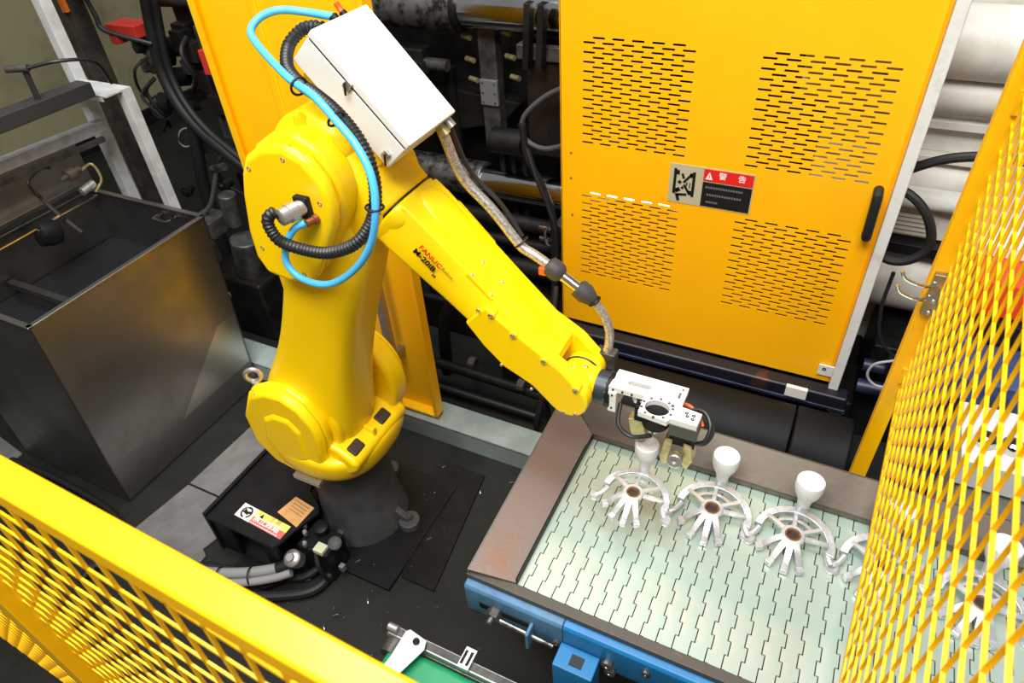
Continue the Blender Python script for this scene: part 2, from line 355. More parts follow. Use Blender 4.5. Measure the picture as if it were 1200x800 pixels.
MB().tube([(.28, 2.42, .36), (.4, 2.42, .365), (.498, 2.42, .37)], .03, 12).build('blue_grey_pipe', NAVY, cb)
MB().tube([(.28, 2.45, .45), (.4, 2.45, .45), (.498, 2.45, .45)], .026, 12).build('blue_grey_pipe', NAVY, cb)
sl = MB().box((.3, 2.93, 1.83), (.36, 2.95, 2.1)).build('slot_strip', BLACKP, cb)
for i in range(6): MB().box((.31, 2.925, 1.85+i*.04), (.34, 2.932, 1.87+i*.04)).build('slot_tooth', WHITEBOX, sl)
tag(MB().tube([(.15, 2.5, 1.22), (.22, 2.46, 1.3), (.32, 2.44, 1.36), (.45, 2.44, 1.38), (.6, 2.46, 1.36), (.72, 2.515, 1.34)], .016, 10).build('black_cable', RUBBER), 'upper black cable arching across the cream barrel', 'cable')
tag(MB().tube([(.12, 2.46, 1.22), (.22, 2.42, 1.23), (.3, 2.4, 1.17), (.34, 2.4, 1.07), (.31, 2.4, 1.0), (.24, 2.41, .97), (.14, 2.44, 1.0)], .016, 10).build('black_cable', RUBBER), 'lower black cable curling in a loop beside the white door post', 'cable')
tag(MB().tube([(.27, 2.45, .9), (.27, 2.43, .75), (.3, 2.42, .62), (.36, 2.42, .55)], .007, 8).build('thin_cable', RUBBER), 'thin black cable hanging below the cream barrel', 'cable')
tag(MB().tube([(.36, 2.3, .62), (.30, 2.3, .58), (.29, 2.3, .52), (.33, 2.3, .48), (.4, 2.3, .49)], .005, 8).build('wire_loop', GREYW), 'pale thin wire loop behind the fence post', 'wire')
ho = MB().box((.35, 2.36, .5), (.55, 2.42, .56)); ho.cyl((.38, 2.36, .58), (.44, 2.36, .58), .03, 14); ho.cyl((.48, 2.35, .55), (.48, 2.39, .62), .025, 12)
tag(ho.build('valve_block', MACH, bevel=.004), 'small black valve block under the cream barrel', 'valve')
# ------------------------------------------------------------------ perforated yellow door
DY = 2.40
pd = thing('perforated_guard_panel', (-.426, DY, .35), 'yellow sliding machine door with four slotted vent panels and black handle', 'door')
def slotted_panel(x0, x1, z0, z1, y, t, groups):
    m_ = MB(); xs_all = []
    # rows of every group share the same heights per storey
    zs = [z0]
    def quad(a, b, c, d):
        if b-a < 1e-5 or d-c < 1e-5: return
        m_.add([(a, y, c), (b, y, c), (b, y, d), (a, y, d)], [(0, 1, 2, 3)])
        m_.add([(a, y+t, c), (b, y+t, c), (b, y+t, d), (a, y+t, d)], [(3, 2, 1, 0)])
    z = z0
    for (ga, gb, rows) in groups:                    # storeys from low to high: (z low, z high, [(gx0, gx1), ...])
        n = 24; pitch = (gb-ga)/n; sh = .0085
        quad(x0, x1, z, ga); z = ga
        for r in range(n):
            c = ga+pitch*(r+.5); lo, hi = c-sh/2, c+sh/2
            quad(x0, x1, z, lo); z = hi
            x = x0
            for (gx0, gx1) in rows:
                p = (gx1-gx0)/5.6; L = p*.62
                k_ = 0
                while True:
                    a = gx0 + p*(k_ + (.5 if r % 2 else 0)); b = a+L
                    if b > gx1+.012: break
                    quad(x, a, lo, hi); x = b
                    m_.add([(a, y, lo), (b, y, lo), (b, y, hi), (a, y, hi), (a, y+t, lo), (b, y+t, lo), (b, y+t, hi), (a, y+t, hi)], [(0, 4, 5, 1), (1, 5, 6, 2), (2, 6, 7, 3), (3, 7, 4, 0)])
                    k_ += 1
            quad(x, x1, lo, hi)
    quad(x0, x1, z, z1)
    m_.add([(x0, y, z0), (x1, y, z0), (x1, y, z1), (x0, y, z1), (x0, y+t, z0), (x1, y+t, z0), (x1, y+t, z1), (x0, y+t, z1)], [(0, 4, 5, 1), (1, 5, 6, 2), (2, 6, 7, 3), (3, 7, 4, 0)])
    return m_
gx = [(-.937, -.532), (-.312, .098)]
sp = slotted_panel(-1.028, .165, .355, 2.12, DY, .004, [(.63, 1.045, gx), (1.245, 1.655, gx)])
o = sp.build('slotted_sheet', DOORY, pd, smooth=False)
MB().box((-1.03, DY, .353), (-1.025, DY+.05, 2.12)).build('edge_fold', DOORY, pd)
MB().box((.163, DY+.002, .353), (.177, DY+.05, 2.12)).build('edge_fold', mat('door_edge_orange', '#F5A200', .45), pd)
MB().box((-1.028, DY+.004, .355), (.16, DY+.05, .36)).build('bottom_fold', DOORY, pd)
po = MB().box((.178, DY-.03, .27), (.215, DY+.03, 2.14)).build('white_post', FRAMEW, pd, bevel=.004)
tb = MB().box((.12, DY-.012, .39), (.18, DY-.004, .445)).build('latch_tab', FRAMEW, pd, bevel=.003)
screw(tb, (.143, DY-.012, .425), (0, -1, 0), .008, .001, BLACKP, 'hole')
hd = MB().tube([(.136, DY, 1.235), (.136, DY-.035, 1.232), (.137, DY-.045, 1.215), (.14, DY-.045, 1.09), (.141, DY-.035, 1.07), (.141, DY, 1.066)], .0165, 14, step=.008).build('handle', RUBBER, pd)
for x, z in ((-.985, 1.09), (-.985, 1.20), (-.98, .92), (-.98, .5)): screw(pd, (x, DY, z), (0, -1, 0), .005, .001, MACHG, 'rivet')
# warning sign
sx0, sx1, sz0, sz1 = -.578, -.265, 1.062, 1.222; sy = DY-.002
sg = MB().box((sx0, sy, sz0), (sx1, DY, sz1)).build('warning_sign', SIGNG, pd); sg['label'] = 'pinch hazard sign, pictogram beside red and black fields'
def flat(name, poly, material, parent, y):           # flat print in the XZ plane
    return MB().prism(poly, y-.0006, y).build(name, material, parent, smooth=False)
def rect(a, b, c, d): return [(a, c), (b, c), (b, d), (a, d)]
mx = sx0+.128
flat('red_field', rect(mx, sx1-.004, sz1-.052, sz1-.004), REDSIGN, sg, sy-.0006)
flat('black_field', rect(mx, sx1-.004, sz0+.004, sz1-.056), PRINTK, sg, sy-.0006)
flat('triangle', [(mx+.008, sz1-.044), (mx+.034, sz1-.044), (mx+.021, sz1-.014)], PRINTW, sg, sy-.0012)
flat('triangle_mark', rect(mx+.0195, mx+.0225, sz1-.038, sz1-.024), REDSIGN, sg, sy-.0018)
lettering('警', 'sign_lettering', PRINTW, sg, (mx+.055, sy-.0016, sz1-.041), (1, 0, 0), (0, 0, 1), .03)
lettering('告', 'sign_lettering', PRINTW, sg, (mx+.125, sy-.0016, sz1-.041), (1, 0, 0), (0, 0, 1), .03)
for i, (a, b) in enumerate(((.012, .15), (.02, .15), (.02, .06))):
    z = sz1-.08-.03*i; x = mx+a
    while x < mx+b:
        w = random.choice((.006, .007)); flat('small_print', rect(x, x+w, z, z+.008), TXTG, sg, sy-.0012); x += w+.003
def pic(polys):
    for p in polys: flat('pictogram', [(sx0+u*.001, sz0+w*.001) for u, w in p], PRINTK, sg, sy-.0006)
def pbar(x0_, y0_, x1_, y1_, w):
    dx, dy = x1_-x0_, y1_-y0_; L = math.hypot(dx, dy); nx, ny = -dy/L*w/2, dx/L*w/2
    return [(x0_-nx, y0_-ny), (x1_-nx, y1_-ny), (x1_+nx, y1_+ny), (x0_+nx, y0_+ny)]
pic([rect(16, 27, 38, 142), rect(27, 38, 118, 136), rect(27, 36, 44, 60), rect(88, 99, 34, 136), rect(78, 88, 112, 130), rect(76, 88, 40, 58),
     pbar(48, 124, 56, 104, 9), pbar(56, 88, 84, 126, 9), pbar(58, 80, 80, 46, 9), pbar(36, 92, 46, 84, 12), pbar(30, 52, 44, 60, 16), pbar(50, 62, 56, 70, 10),
     pbar(28, 34, 72, 40, 10), pbar(34, 36, 42, 10, 12), rect(66, 71, 76, 90), rect(78, 82, 68, 90)])

# ------------------------------------------------------------------ plain yellow door behind the robot
D2 = 1.80
fd = thing('folded_guard_panel', (-1.76, D2, .12), 'plain folded yellow sheet door hanging behind the robot arm', 'door')
YD2 = mat('folded_door_yellow_paint', '#FFC400', .42, col2='#FFC000', scale=2)
MB().box((-2.135, D2, .13), (-1.4, D2+.004, 2.25)).build('door_sheet', YD2, fd)
MB().box((-2.135, D2-.03, .12), (-2.131, D2+.004, 2.25)).build('edge_flange', YD2, fd)
MB().box((-2.133, D2-.032, .12), (-2.105, D2-.028, 2.25)).build('edge_lip', YD2, fd)
MB().box((-1.404, D2-.045, .12), (-1.385, D2+.004, 2.25)).build('edge_flange', YD2, fd, bevel=.002)
MB().box((-2.131, D2-.045, .118), (-1.385, D2+.004, .13)).build('bottom_flange', YD2, fd, bevel=.002)
MB().prism([(-1.885, .13), (-1.84, .13), (-1.85, 2.25), (-1.875, 2.25)], D2-.012, D2+.002).build('stiffening_rib', YD2, fd, bevel=.004)
hb = MB().box((-1.562, D2-.09, .42), (-1.527, D2-.06, 1.2)).build('steel_bar', mat('brushed_bar', '#A59A90', .4, .7), fd, bevel=.002); hb['label'] = 'square brushed steel bar bolted at its foot'
MB().box((-1.557, D2-.06, .43), (-1.532, D2, .48)).build('bar_bracket', STEEL, fd)
for z in (.435, .465): screw(hb, (-1.544, D2-.09, z), (0, -1, 0), .006, .004, ALU, 'bolt')
# ------------------------------------------------------------------ robot
Y0 = 1.243
rb = thing('industrial_robot', (-1.46, 1.25, 0), 'yellow six axis industrial robot arm on a grey base reaching over the tray', 'robot')
# base
MB().lathe((-1.46, 1.25, .02), (0, 0, 1), [(0, .185), (.012, .185), (.04, .172), (.2, .155), (.4, .15), (.44, .16), (.47, .16)], 40).build('base_pedestal', CASTG, rb)
for a in (25, 115, 205, 295):
    t = math.radians(a-20); cx, cy = -1.46+.215*math.cos(t), 1.25+.215*math.sin(t)
    ft = MB().cyl((cx, cy, .015), (cx, cy, .05), .045, 16).build('mounting_foot', CASTG, rb, bevel=.006)
    MB().cyl((cx, cy, .05), (cx, cy, .068), .016, 6).build('foot_bolt', MACHG, ft)
    MB().bar((-1.46+.13*math.cos(t), 1.25+.13*math.sin(t), .1), (-1.46+.22*math.cos(t), 1.25+.22*math.sin(t), .03), .03, .05).build('foot_rib', CASTG, rb, bevel=.006)
MB().box((-1.68, .98, 0), (-1.16, 1.52, .018)).build('base_plate', BLACKP, rb, bevel=.003)
# turret
J2 = (-1.455, .715)
def disc(cx, cz, r, n=32, a0=0): return [(cx+r*math.cos(a0+2*math.pi*i/n), cz+r*math.sin(a0+2*math.pi*i/n)) for i in range(n)]
tr = [section((-1.45, 1.245, z), (1, 0, 0), (0, 1, 0), hx, hy, e, 36) for z, hx, hy, e in
      ((.46, .15, .15, 2.2), (.475, .19, .19, 2.4), (.50, .215, .215, 2.6), (.56, .228, .222, 2.8), (.595, .228, .222, 3), (.615, .215, .212, 3), (.618, .1, .1, 3))]
MB().rings(tr).build('turret', ROBOT, rb, sub=1)
cap2 = [(-1.61, .845), (-1.52, .895), (-1.44, .905), (-1.37, .87), (-1.325, .8), (-1.315, .73), (-1.345, .57), (-1.40, .50), (-1.5, .475), (-1.6, .495), (-1.67, .58), (-1.675, .72)][::-1]
MB().prism(cap2, 1.035, 1.065, .9).prism(cap2, 1.065, 1.095).build('shoulder_cover', ROBOT, rb, bevel=.012, seg=4)
MB().prism([(-1.56, .76), (-1.5, .8), (-1.43, .8), (-1.39, .75), (-1.40, .6), (-1.46, .56), (-1.55, .57), (-1.59, .64)][::-1], 1.026, 1.04, .86).build('cover_bulge', ROBOT, rb, bevel=.012, seg=4)
MB().prism([(-1.46+(x+1.495)*.97, .69+(z-.69)*.97) for x, z in cap2], 1.094, 1.16).build('shoulder_housing', ROBOT, rb, bevel=.02, seg=4)
for x, z in ((-1.565, .85), (-1.45, .875), (-1.36, .79), (-1.355, .62), (-1.45, .50), (-1.64, .62)): screw(rb, (x, 1.045, z), (0, -1, 0), .006, .004, SCREW)
# far shoulder ear
MB().prism(disc(J2[0]+.01, J2[1]+.01, .215), 1.34, 1.43).build('shoulder_ear', ROBOT, rb, bevel=.02, seg=4)
MB().prism(disc(J2[0]+.01, J2[1]+.01, .18), 1.43, 1.46).build('ear_cover', ROBOT, rb, bevel=.008)
# front ledge with rubber stops
MB().prism([(-1.45, .54), (-1.27, .54), (-1.235, .57), (-1.225, .615), (-1.30, .665), (-1.45, .70)], 1.07, 1.39).build('front_ledge', ROBOT, rb, bevel=.02, seg=4)
for y in (1.125, 1.285):
    MB().box((-.022, -.03, -.012), (.022, .03, .006), Matrix.Translation((-1.262, y, .641)) @ Matrix.Rotation(math.radians(34), 4, 'Y')).build('rubber_stop', mat('brown_rubber', '#3A2C22', .6), rb, bevel=.008)
MB().box((-1.30, 1.2, .62), (-1.24, 1.22, .662)).build('ledge_rib', ROBOT, rb, bevel=.006)
MB().box((-1.52, 1.03, .455), (-1.4, 1.06, .475)).build('nameplate', ALU, rb, bevel=.002)
eb = MB().cyl((-1.60, 1.09, .82), (-1.60, 1.09, .862), .014, 14).build('eyebolt', ALU, rb)
MB().torus((-1.60, 1.09, .888), (.6, -1, 0), .026, .008, 24, 10).build('eyebolt_ring', ALU, eb)
# upper arm
ua = MB()
def armring(cx, cz, hx, hy, e, tilt=.32): return section((cx-.008, Y0-.034, cz), (math.cos(tilt), 0, -math.sin(tilt)), (0, 1, 0), hx, hy, e, 40)
ua.rings([armring(-1.50, .55, .10, .1, 2.6), armring(-1.487, .585, .15, .12, 2.8), armring(-1.465, .655, .185, .126, 3), armring(-1.445, .73, .188, .128, 3.2), armring(-1.415, .82, .172, .126, 3.4),
          armring(-1.37, .93, .146, .113, 3.6), armring(-1.318, 1.06, .13, .108, 3.8), armring(-1.265, 1.2, .125, .107, 3.8), armring(-1.215, 1.33, .128, .107, 3.6), armring(-1.175, 1.43, .13, .107, 3.4), armring(-1.14, 1.54, .125, .11, 3), armring(-1.11, 1.62, .08, .09, 2.6)])
ua.build('upper_arm', ROBOT, rb, sub=1)
# elbow housing
hs = [(-1.31, 1.52), (-1.30, 1.64), (-1.265, 1.72), (-1.21, 1.765), (-1.12, 1.785), (-1.04, 1.75), (-.975, 1.67), (-.955, 1.60), (-1.0, 1.51), (-1.08, 1.46), (-1.2, 1.43), (-1.28, 1.45)][::-1]
MB().prism(hs, 1.135, 1.365).build('elbow_housing', ROBOT, rb, bevel=.045, seg=6)
cap3 = [(-1.253, 1.707), (-1.225, 1.752), (-1.17, 1.785), (-1.104, 1.796), (-1.050, 1.775), (-1.013, 1.726), (-1.001, 1.668), (-1.014, 1.615), (-1.061, 1.535), (-1.12, 1.44), (-1.2, 1.415), (-1.277, 1.425), (-1.30, 1.475), (-1.296, 1.55), (-1.273, 1.65)][::-1]
def grow(p, k, dx=0, dz=0):
    cx = sum(a for a, b in p)/len(p); cz = sum(b for a, b in p)/len(p)
    return [(cx+(a-cx)*k+dx, cz+(b-cz)*k+dz) for a, b in p]
MB().prism(grow(cap3, 1.05, -.014, .0), 1.075, 1.15).build('elbow_motor_housing', ROBOT, rb, bevel=.02, seg=5)
MB().prism(grow(cap3, 1.035, -.006, -.004), 1.03, 1.072).build('elbow_cover', ROBOT, rb, bevel=.024, seg=5)
for x, z in ((-1.225, 1.725), (-1.11, 1.765), (-1.035, 1.67), (-1.09, 1.53), (-1.15, 1.45), (-1.27, 1.5)):
    screw(rb, (x, 1.032, z), (0, -1, 0), .007, .004, BRASS)
# rear lobe above the elbow with recessed pocket
MB().prism([(-1.27, 1.70), (-1.245, 1.775), (-1.19, 1.815), (-1.12, 1.82), (-1.05, 1.795), (-1.02, 1.74), (-1.05, 1.68)][::-1], 1.14, 1.30).build('motor_lobe', ROBOT, rb, bevel=.035, seg=5)
MB().lathe((-1.14, 1.15, 1.80), (.05, -.5, .8), [(0, .02), (.02, .014), (.03, .006)], 12).build('lobe_boss', ROBOT, rb)
# forearm frame: f along the arm, nn its upper normal
f = V((.713, 0, -.701)); nn = V((.701, 0, .713)); yy = V((0, 1, 0))
def F(u, n, y=0): return f*u + nn*n + V((0, Y0+y, 0))
def fsec(u, n, hy, hn, e=3.2, y=.012): return section(F(u, n, y), yy, nn, hy, hn, e, 40)
MB().rings([fsec(-1.93, .40, .11, .10, 2.6), fsec(-1.90, .415, .115, .105, 3), fsec(-1.86, .42, .105, .095, 3.2), fsec(-1.825, .42, .096, .085, 3.4), fsec(-1.802, .42, .098, .084, 3.6), fsec(-1.801, .42, .094, .08, 3.6)]).build('elbow_neck', ROBOT, rb, sub=1)
MB().rings([fsec(-1.806, .42, .092, .078, 3.6), fsec(-1.794, .42, .092, .078, 3.6)]).build('neck_seam', PRINTK, rb)
def hexsec(u, n, hn, hy, top, c=.012):             # faceted section: flat top, slanted near facet, upright sides
    P = [(-hy*.62, -hn), (-hy, -hn*.55), (-hy, hn*.12), (-hy*top, hn), (hy*.86, hn), (hy, hn*.8), (hy, -hn*.6), (hy*.7, -hn)]
    return [F(u, n+w, y+c) for y, w in P]
MB().rings([fsec(-1.797, .42, .094, .08, 3.6), fsec(-1.796, .42, .099, .085, 3.6), fsec(-1.78, .422, .098, .082, 3.8), fsec(-1.755, .423, .093, .074, 4), fsec(-1.735, .424, .082, .062, 4)]).build('forearm_collar', ROBOT, rb, sub=1)
MB().rings([hexsec(-1.785, .422, .080, .094, .8), hexsec(-1.74, .424, .079, .097, .76), hexsec(-1.64, .43, .073, .095, .72), hexsec(-1.55, .434, .067, .092, .72), hexsec(-1.46, .437, .064, .09, .76), hexsec(-1.24, .442, .060, .088, .84)]).build('forearm', ROBOT, rb, bevel=.007, seg=3)
MB().rings([fsec(-1.80, .475, .03, .022, 2.5, .03), fsec(-1.76, .492, .05, .022, 2.5, .035), fsec(-1.68, .49, .055, .022, 2.5, .035), fsec(-1.58, .484, .055, .018, 2.6, .035), fsec(-1.53, .476, .045, .014, 2.6, .035)]).build('forearm_hump', ROBOT, rb, sub=1)
MB().rings([fsec(-1.71, .44, .014, .05, 3, .1), fsec(-1.70, .44, .024, .055, 4, .095), fsec(-1.56, .44, .024, .052, 4, .092), fsec(-1.55, .44, .012, .045, 3, .09)]).build('side_flange', ROBOT, rb, bevel=.004)
# wrist cheeks (fork)
J5 = (-1.146, .463)
def cheek(r0, r1, u0, side):
    pts = []
    for i in range(13):
        a = -math.pi/2 + math.pi*i/12; pts.append((J5[0]+r1*math.cos(a), J5[1]+r1*math.sin(a)))
    pts += [(J5[0]-.08, J5[1]+r1+.002), (u0+.05, .437+r0), (u0, .437+r0-.004), (u0, .437-r0+.004), (u0+.08, .437-r0-.008), (u0+.16, .437-r0-.008), (u0+.2, .437-r0+.006), (J5[0]-.08, J5[1]-r1)]
    return pts
def fprism(m_, pts, y0, y1):
    n = len(pts); vs = [F(u, w, y0) for u, w in pts] + [F(u, w, y1) for u, w in pts]
    return m_.add(vs, [(i, n+i, n+(i+1) % n, (i+1) % n) for i in range(n)] + [tuple(range(n)), tuple(range(2*n-1, n-1, -1))])
ck = fprism(MB(), cheek(.052, .058, -1.47, -1), -.082, -.036).build('wrist_cheek', ROBOT, rb, bevel=.008, seg=3)
ck2 = fprism(MB(), cheek(.052, .05, -1.38, 1), .066, .102).build('wrist_cheek', ROBOT, rb, bevel=.008, seg=3)
fprism(MB(), [(-1.47, .40), (-1.24, .40), (-1.225, .42), (-1.225, .485), (-1.245, .498), (-1.47, .492)], -.045, .07).build('wrist_body', ROBOT, rb, bevel=.006)
for u, n in ((-1.445, .482), (-1.37, .489), (-1.27, .505), (-1.16, .516)):
    bo = MB().cyl(F(u, n, -.085), F(u, n, -.06), .011, 14).build('screw_boss', ROBOT, rb, bevel=.003)
    screw(rb, F(u, n, -.085), (0, -1, 0), .007, .004, SCREW)
for u, n in ((-1.32, .378), (-1.22, .398), (-1.12, .425), (-1.10, .452)): screw(rb, F(u, n, -.083), (0, -1, 0), .005, .003, SCREW)
screw(rb, F(-1.475, .465, -.088), (0, -1, 0), .006, .003, SCREW)
# top service cover on the forearm
cv = fprism(MB(), [(-1.56, .49), (-1.47, .49), (-1.47, .5005), (-1.56, .5005)], -.06, .02).build('service_cover', ROBOT, rb, bevel=.001)
for u, y in ((-1.55, -.05), (-1.55, .01), (-1.48, -.05), (-1.48, .01)): screw(cv, F(u, .5005, y), nn, .005, .002, ALU)
for u, y in ((-1.36, -.02), (-1.39, .03), (-1.31, .0)): screw(rb, F(u, .498, y), nn, .003, .0005, PRINTK, 'tapped_hole')
# paint chips on the forearm
CHIP = mat('chipped_paint', '#B8A98C', .6)
for (u, y, s_) in ((-1.50, .062, .01), (-1.485, .07, .008), (-1.40, .06, .011), (-1.385, .068, .009), (-1.42, -.055, .007)):
    pts = [(math.cos(a)*s_*random.uniform(.4, 1), math.sin(a)*s_*random.uniform(.3, .9)) for a in [i*.9 for i in range(7)]]
    mm = MB(); mm.add([F(u+a, .4985 + (.0005 if abs(y) < .06 else -.002), y+b) for a, b in pts], [tuple(range(7))]); mm.build('paint_chip', CHIP, rb)
# wrist unit
j5 = F(J5[0], J5[1], .014)
MB().cyl(j5+V((0, -.05, 0)), j5+V((0, .05, 0)), .052, 32).build('wrist_hub', ROBOT, rb, bevel=.006)
MB().rings([section(j5+V((x, 0, dz)), (0, 1, 0), (0, 0, 1), a, b, e, 32) for x, dz, a, b, e in ((-.05, .0, .03, .03, 2.4), (-.03, 0, .045, .045, 2.4), (.0, 0, .049, .05, 2.4), (.03, -.005, .048, .05, 2.3), (.052, -.01, .047, .047, 2.1), (.056, -.01, .046, .046, 2))]).build('wrist_nose', ROBOT, rb, sub=1)
MB().torus(j5+V((0, .02, 0)), (0, 1, 0), .053, .003, 30, 6).build('wrist_seal', PRINTK, rb)
fl = j5+V((.05, 0, -.012))
MB().cyl(fl, fl+V((.036, 0, 0)), .046, 32).build('tool_flange', DARKFL, rb, bevel=.002)
fg = MB().cyl(fl+V((.036, 0, 0)), fl+V((.05, 0, 0)), .05, 32).build('flange_ring', BLACKP, rb, bevel=.002)
for i in range(12):
    a = i*math.pi/6; screw(fg, fl+V((.036, .046*math.cos(a), .046*math.sin(a))), (-1, 0, 0), .004, .004, MACHG, 'bolt')
for dx, dy in ((-.01, .0), (.02, .015)): screw(rb, j5+V((dx, dy-.02, .05)), (0, 0, 1), .006, .003, SCREW)
# lettering on the forearm side facet
nside = V((0, -.80, 0)) + nn*.60; nside.normalize(); upv = (nn*.80 + V((0, .6, 0))).normalized()
def side_point(u):                                    # a point on the near upper chamfer of the forearm
    return F(u, .452, -.0935)
lettering('FANUC', 'brand_lettering', PRINTR, rb, F(-1.688, .462, -.0865), f, nn, .022, .0006, .0004)
lettering('Robot', 'brand_lettering', PRINTG, rb, F(-1.612, .464, -.0825), f, nn, .014, .0006)
lettering('M-20iB', 'model_lettering', PRINTK, rb, F(-1.692, .437, -.087), f, nn, .025, .0006, .0006)
lettering('25', 'model_lettering', PRINTK, rb, F(-1.618, .424, -.083), f, nn, .012, .0006)
# connector sockets on the elbow cover
cs = MB().box((-1.10, 1.015, 1.63), (-1.06, 1.032, 1.685)).build('connector_flange', BLACKP, rb, bevel=.003)
MB().lathe((-1.08, 1.02, 1.66), (-.25, -1, .0), [(0, .019), (.015, .019), (.018, .022), (.04, .022), (.042, .02), (.06, .02), (.062, .017)], 18).build('metal_connector', ALU, rb)
MB().lathe((-1.055, 1.03, 1.63), (-.25, -1, 0), [(0, .012), (.01, .012), (.012, .009), (.03, .009)], 14).build('brass_fitting', mat('copper_fitting', '#9A5A38', .4, .7), rb)
# ------------------------------------------------------------------ junction box on the elbow
JB = Matrix(((.677, 0, .736), (0, 1, 0), (-.736, 0, .677))).to_4x4()      # local x along the forearm, z out of the lid
A0 = V((-1.058, 1.16, 2.005))                                             # near upper corner of the lid
JM = Matrix.Translation(A0) @ JB
jb = thing('junction_box', tuple(JM @ V((.15, .1, -.1))), 'white hinged metal junction box mounted on top of the robot elbow', 'box')
MB().box((0, 0, -.1), (.302, .198, -.026), JM).build('box_body', WHITEBOX, jb, bevel=.003)
MB().box((-.002, -.002, -.02), (.304, .2, 0), JM).build('lid', WHITEBOX, jb, bevel=.004)
MB().box((.003, .003, -.027), (.299, .195, -.018), JM).build('lid_gasket', BLACKP, jb)
for lx in (.115, .275):
    la = MB().box((lx, -.008, -.034), (lx+.018, -.001, -.010), JM).build('latch', ALU, jb, bevel=.002) if lx < .2 else MB().box((lx-.005, -.008, -.085), (lx+.012, -.001, -.062), JM).build('latch', ALU, jb, bevel=.002)
    zc = -.028 if lx < .2 else -.078
    MB().tube([JM @ V((lx+.002, -.010, zc+.008)), JM @ V((lx+.012, -.013, zc)), JM @ V((lx+.02, -.010, zc-.012))], .0025, 8).build('latch_wire', BLACKP, la)
for yy_ in (.04, .15):
    MB().box((.02, yy_, -.17), (.28, yy_+.03, -.1), JM).build('mounting_bracket', ROBOT, jb, bevel=.003)
gl = MB(); gl.cyl(JM @ V((-.02, .075, -.045)), JM @ V((0, .075, -.045)), .016, 14); gl.build('cable_gland', BLACKP, jb)
MB().cyl(JM @ V((-.018, .11, -.025)), JM @ V((0, .11, -.025)), .011, 12).build('cable_gland', BLACKP, jb)
MB().cyl(JM @ V((-.02, .15, -.03)), JM @ V((0, .15, -.03)), .009, 12).build('cable_gland', BLACKP, jb)
MB().cyl(JM @ V((.302, .165, -.04)), JM @ V((.33, .165, -.04)), .013, 12).build('hose_fitting', BRASS, jb)
MB().cyl(JM @ V((.302, .185, -.028)), JM @ V((.325, .185, -.028)), .012, 12).build('hose_fitting', ALU, jb)
e1 = JM @ V((-.018, .075, -.045)); e2 = JM @ V((-.016, .11, -.025))
bh = [(-1.108, .965, 1.672), (-1.122, .952, 1.66), (-1.122, .948, 1.635), (-1.100, .947, 1.606), (-1.041, .950, 1.596), (-0.972, .955, 1.600), (-0.901, .965, 1.632), (-0.861, .985, 1.680), (-0.844, 1.000, 1.744), (-0.859, 1.020, 1.804), (-0.895, 1.040, 1.845), (-0.950, 1.060, 1.880), (-1.011, 1.080, 1.901), (-1.068, 1.100, 1.913), (-1.122, 1.130, 1.934), (-1.15, 1.18, 1.962), (-1.135, 1.22, 1.985), tuple(e1)]
tag(MB().tube(bh, .0135, 12, rib=.09, step=.0045).build('corrugated_hose', HOSEK), 'thick black corrugated conduit looping from robot elbow to white box', 'hose')
uh = [(-1.064, 1.0, 1.632), (-1.085, .985, 1.622), (-1.109, .970, 1.585), (-1.118, .960, 1.535), (-1.076, .955, 1.503), (-0.998, .955, 1.508), (-0.919, .960, 1.561), (-0.855, .960, 1.638), (-0.825, .965, 1.720), (-0.832, .985, 1.788), (-0.870, 1.005, 1.842), (-0.926, 1.022, 1.884), (-0.988, 1.045, 1.915), (-1.073, 1.08, 1.927), (-1.154, 1.120, 1.947), (-1.215, 1.150, 1.970), (-1.241, 1.170, 1.989), (-1.233, 1.200, 2.008), (-1.199, 1.225, 2.018), (-1.16, 1.255, 2.01), tuple(e2)]
tag(MB().tube(uh, .0085, 12).build('air_hose', HOSEB), 'bright blue air hose looping beside the robot elbow', 'hose')
for i, p in enumerate(((-.832, .975, 1.73), (-.935, 1.035, 1.878), (-1.05, 1.075, 1.918))):
    tag(MB().torus(p, ((.05, .1, 1), (-.7, .2, .5), (-.9, .3, .2))[i], .0185, .0028, 20, 6).build('cable_tie', RUBBER), ('black cable tie on hoses at the right of the loop', 'black cable tie on hoses against the white box side', 'black cable tie on hoses near the top of the blue bend')[i], 'cable tie', 'cable ties on the hoses')
tag(MB().tube([JM @ V((-.018, .15, -.03)), JM @ V((-.03, .152, -.03)), JM @ V((-.042, .15, -.026))], .007, 10).build('hose_stub', ORANGE), 'short orange hose stub at the back end of the white box', 'hose')
# braided conduit along the forearm
bc = thing('braided_conduit', (-.62, 1.35, 1.4), 'braided steel conduit with two black couplings running along the forearm', 'conduit')
pA = JM @ V((.31, .165, -.04))
MB().tube([pA, (-.848, 1.345, 1.622), (-.776, 1.355, 1.537), (-.724, 1.355, 1.474), (-.695, 1.355, 1.44), (-.66, 1.355, 1.424), (-.62, 1.355, 1.402)], .0135, 14).build('braided_sleeve', BRAID, bc)
MB().tube([JM @ V((.31, .185, -.028)), (-.835, 1.365, 1.63), (-.76, 1.375, 1.545), (-.70, 1.37, 1.463)], .006, 10).build('black_air_line', HOSEK, bc)
MB().lathe((-.625, 1.355, 1.405), (.86, 0, -.5), [(0, .014), (.008, .026), (.03, .028), (.045, .024), (.055, .014)], 18).build('coupling', mat('dark_rubber_grey', '#3A3836', .55), bc)
MB().cyl((-.585, 1.355, 1.381), (-.53, 1.35, 1.352), .0155, 16).build('metal_sleeve', CHROME, bc)
MB().lathe((-.54, 1.352, 1.357), (.8, 0, -.55), [(0, .014), (.008, .026), (.03, .027), (.05, .02), (.06, .014)], 18).build('coupling', mat('dark_rubber_grey', '#3A3836', .55), bc)
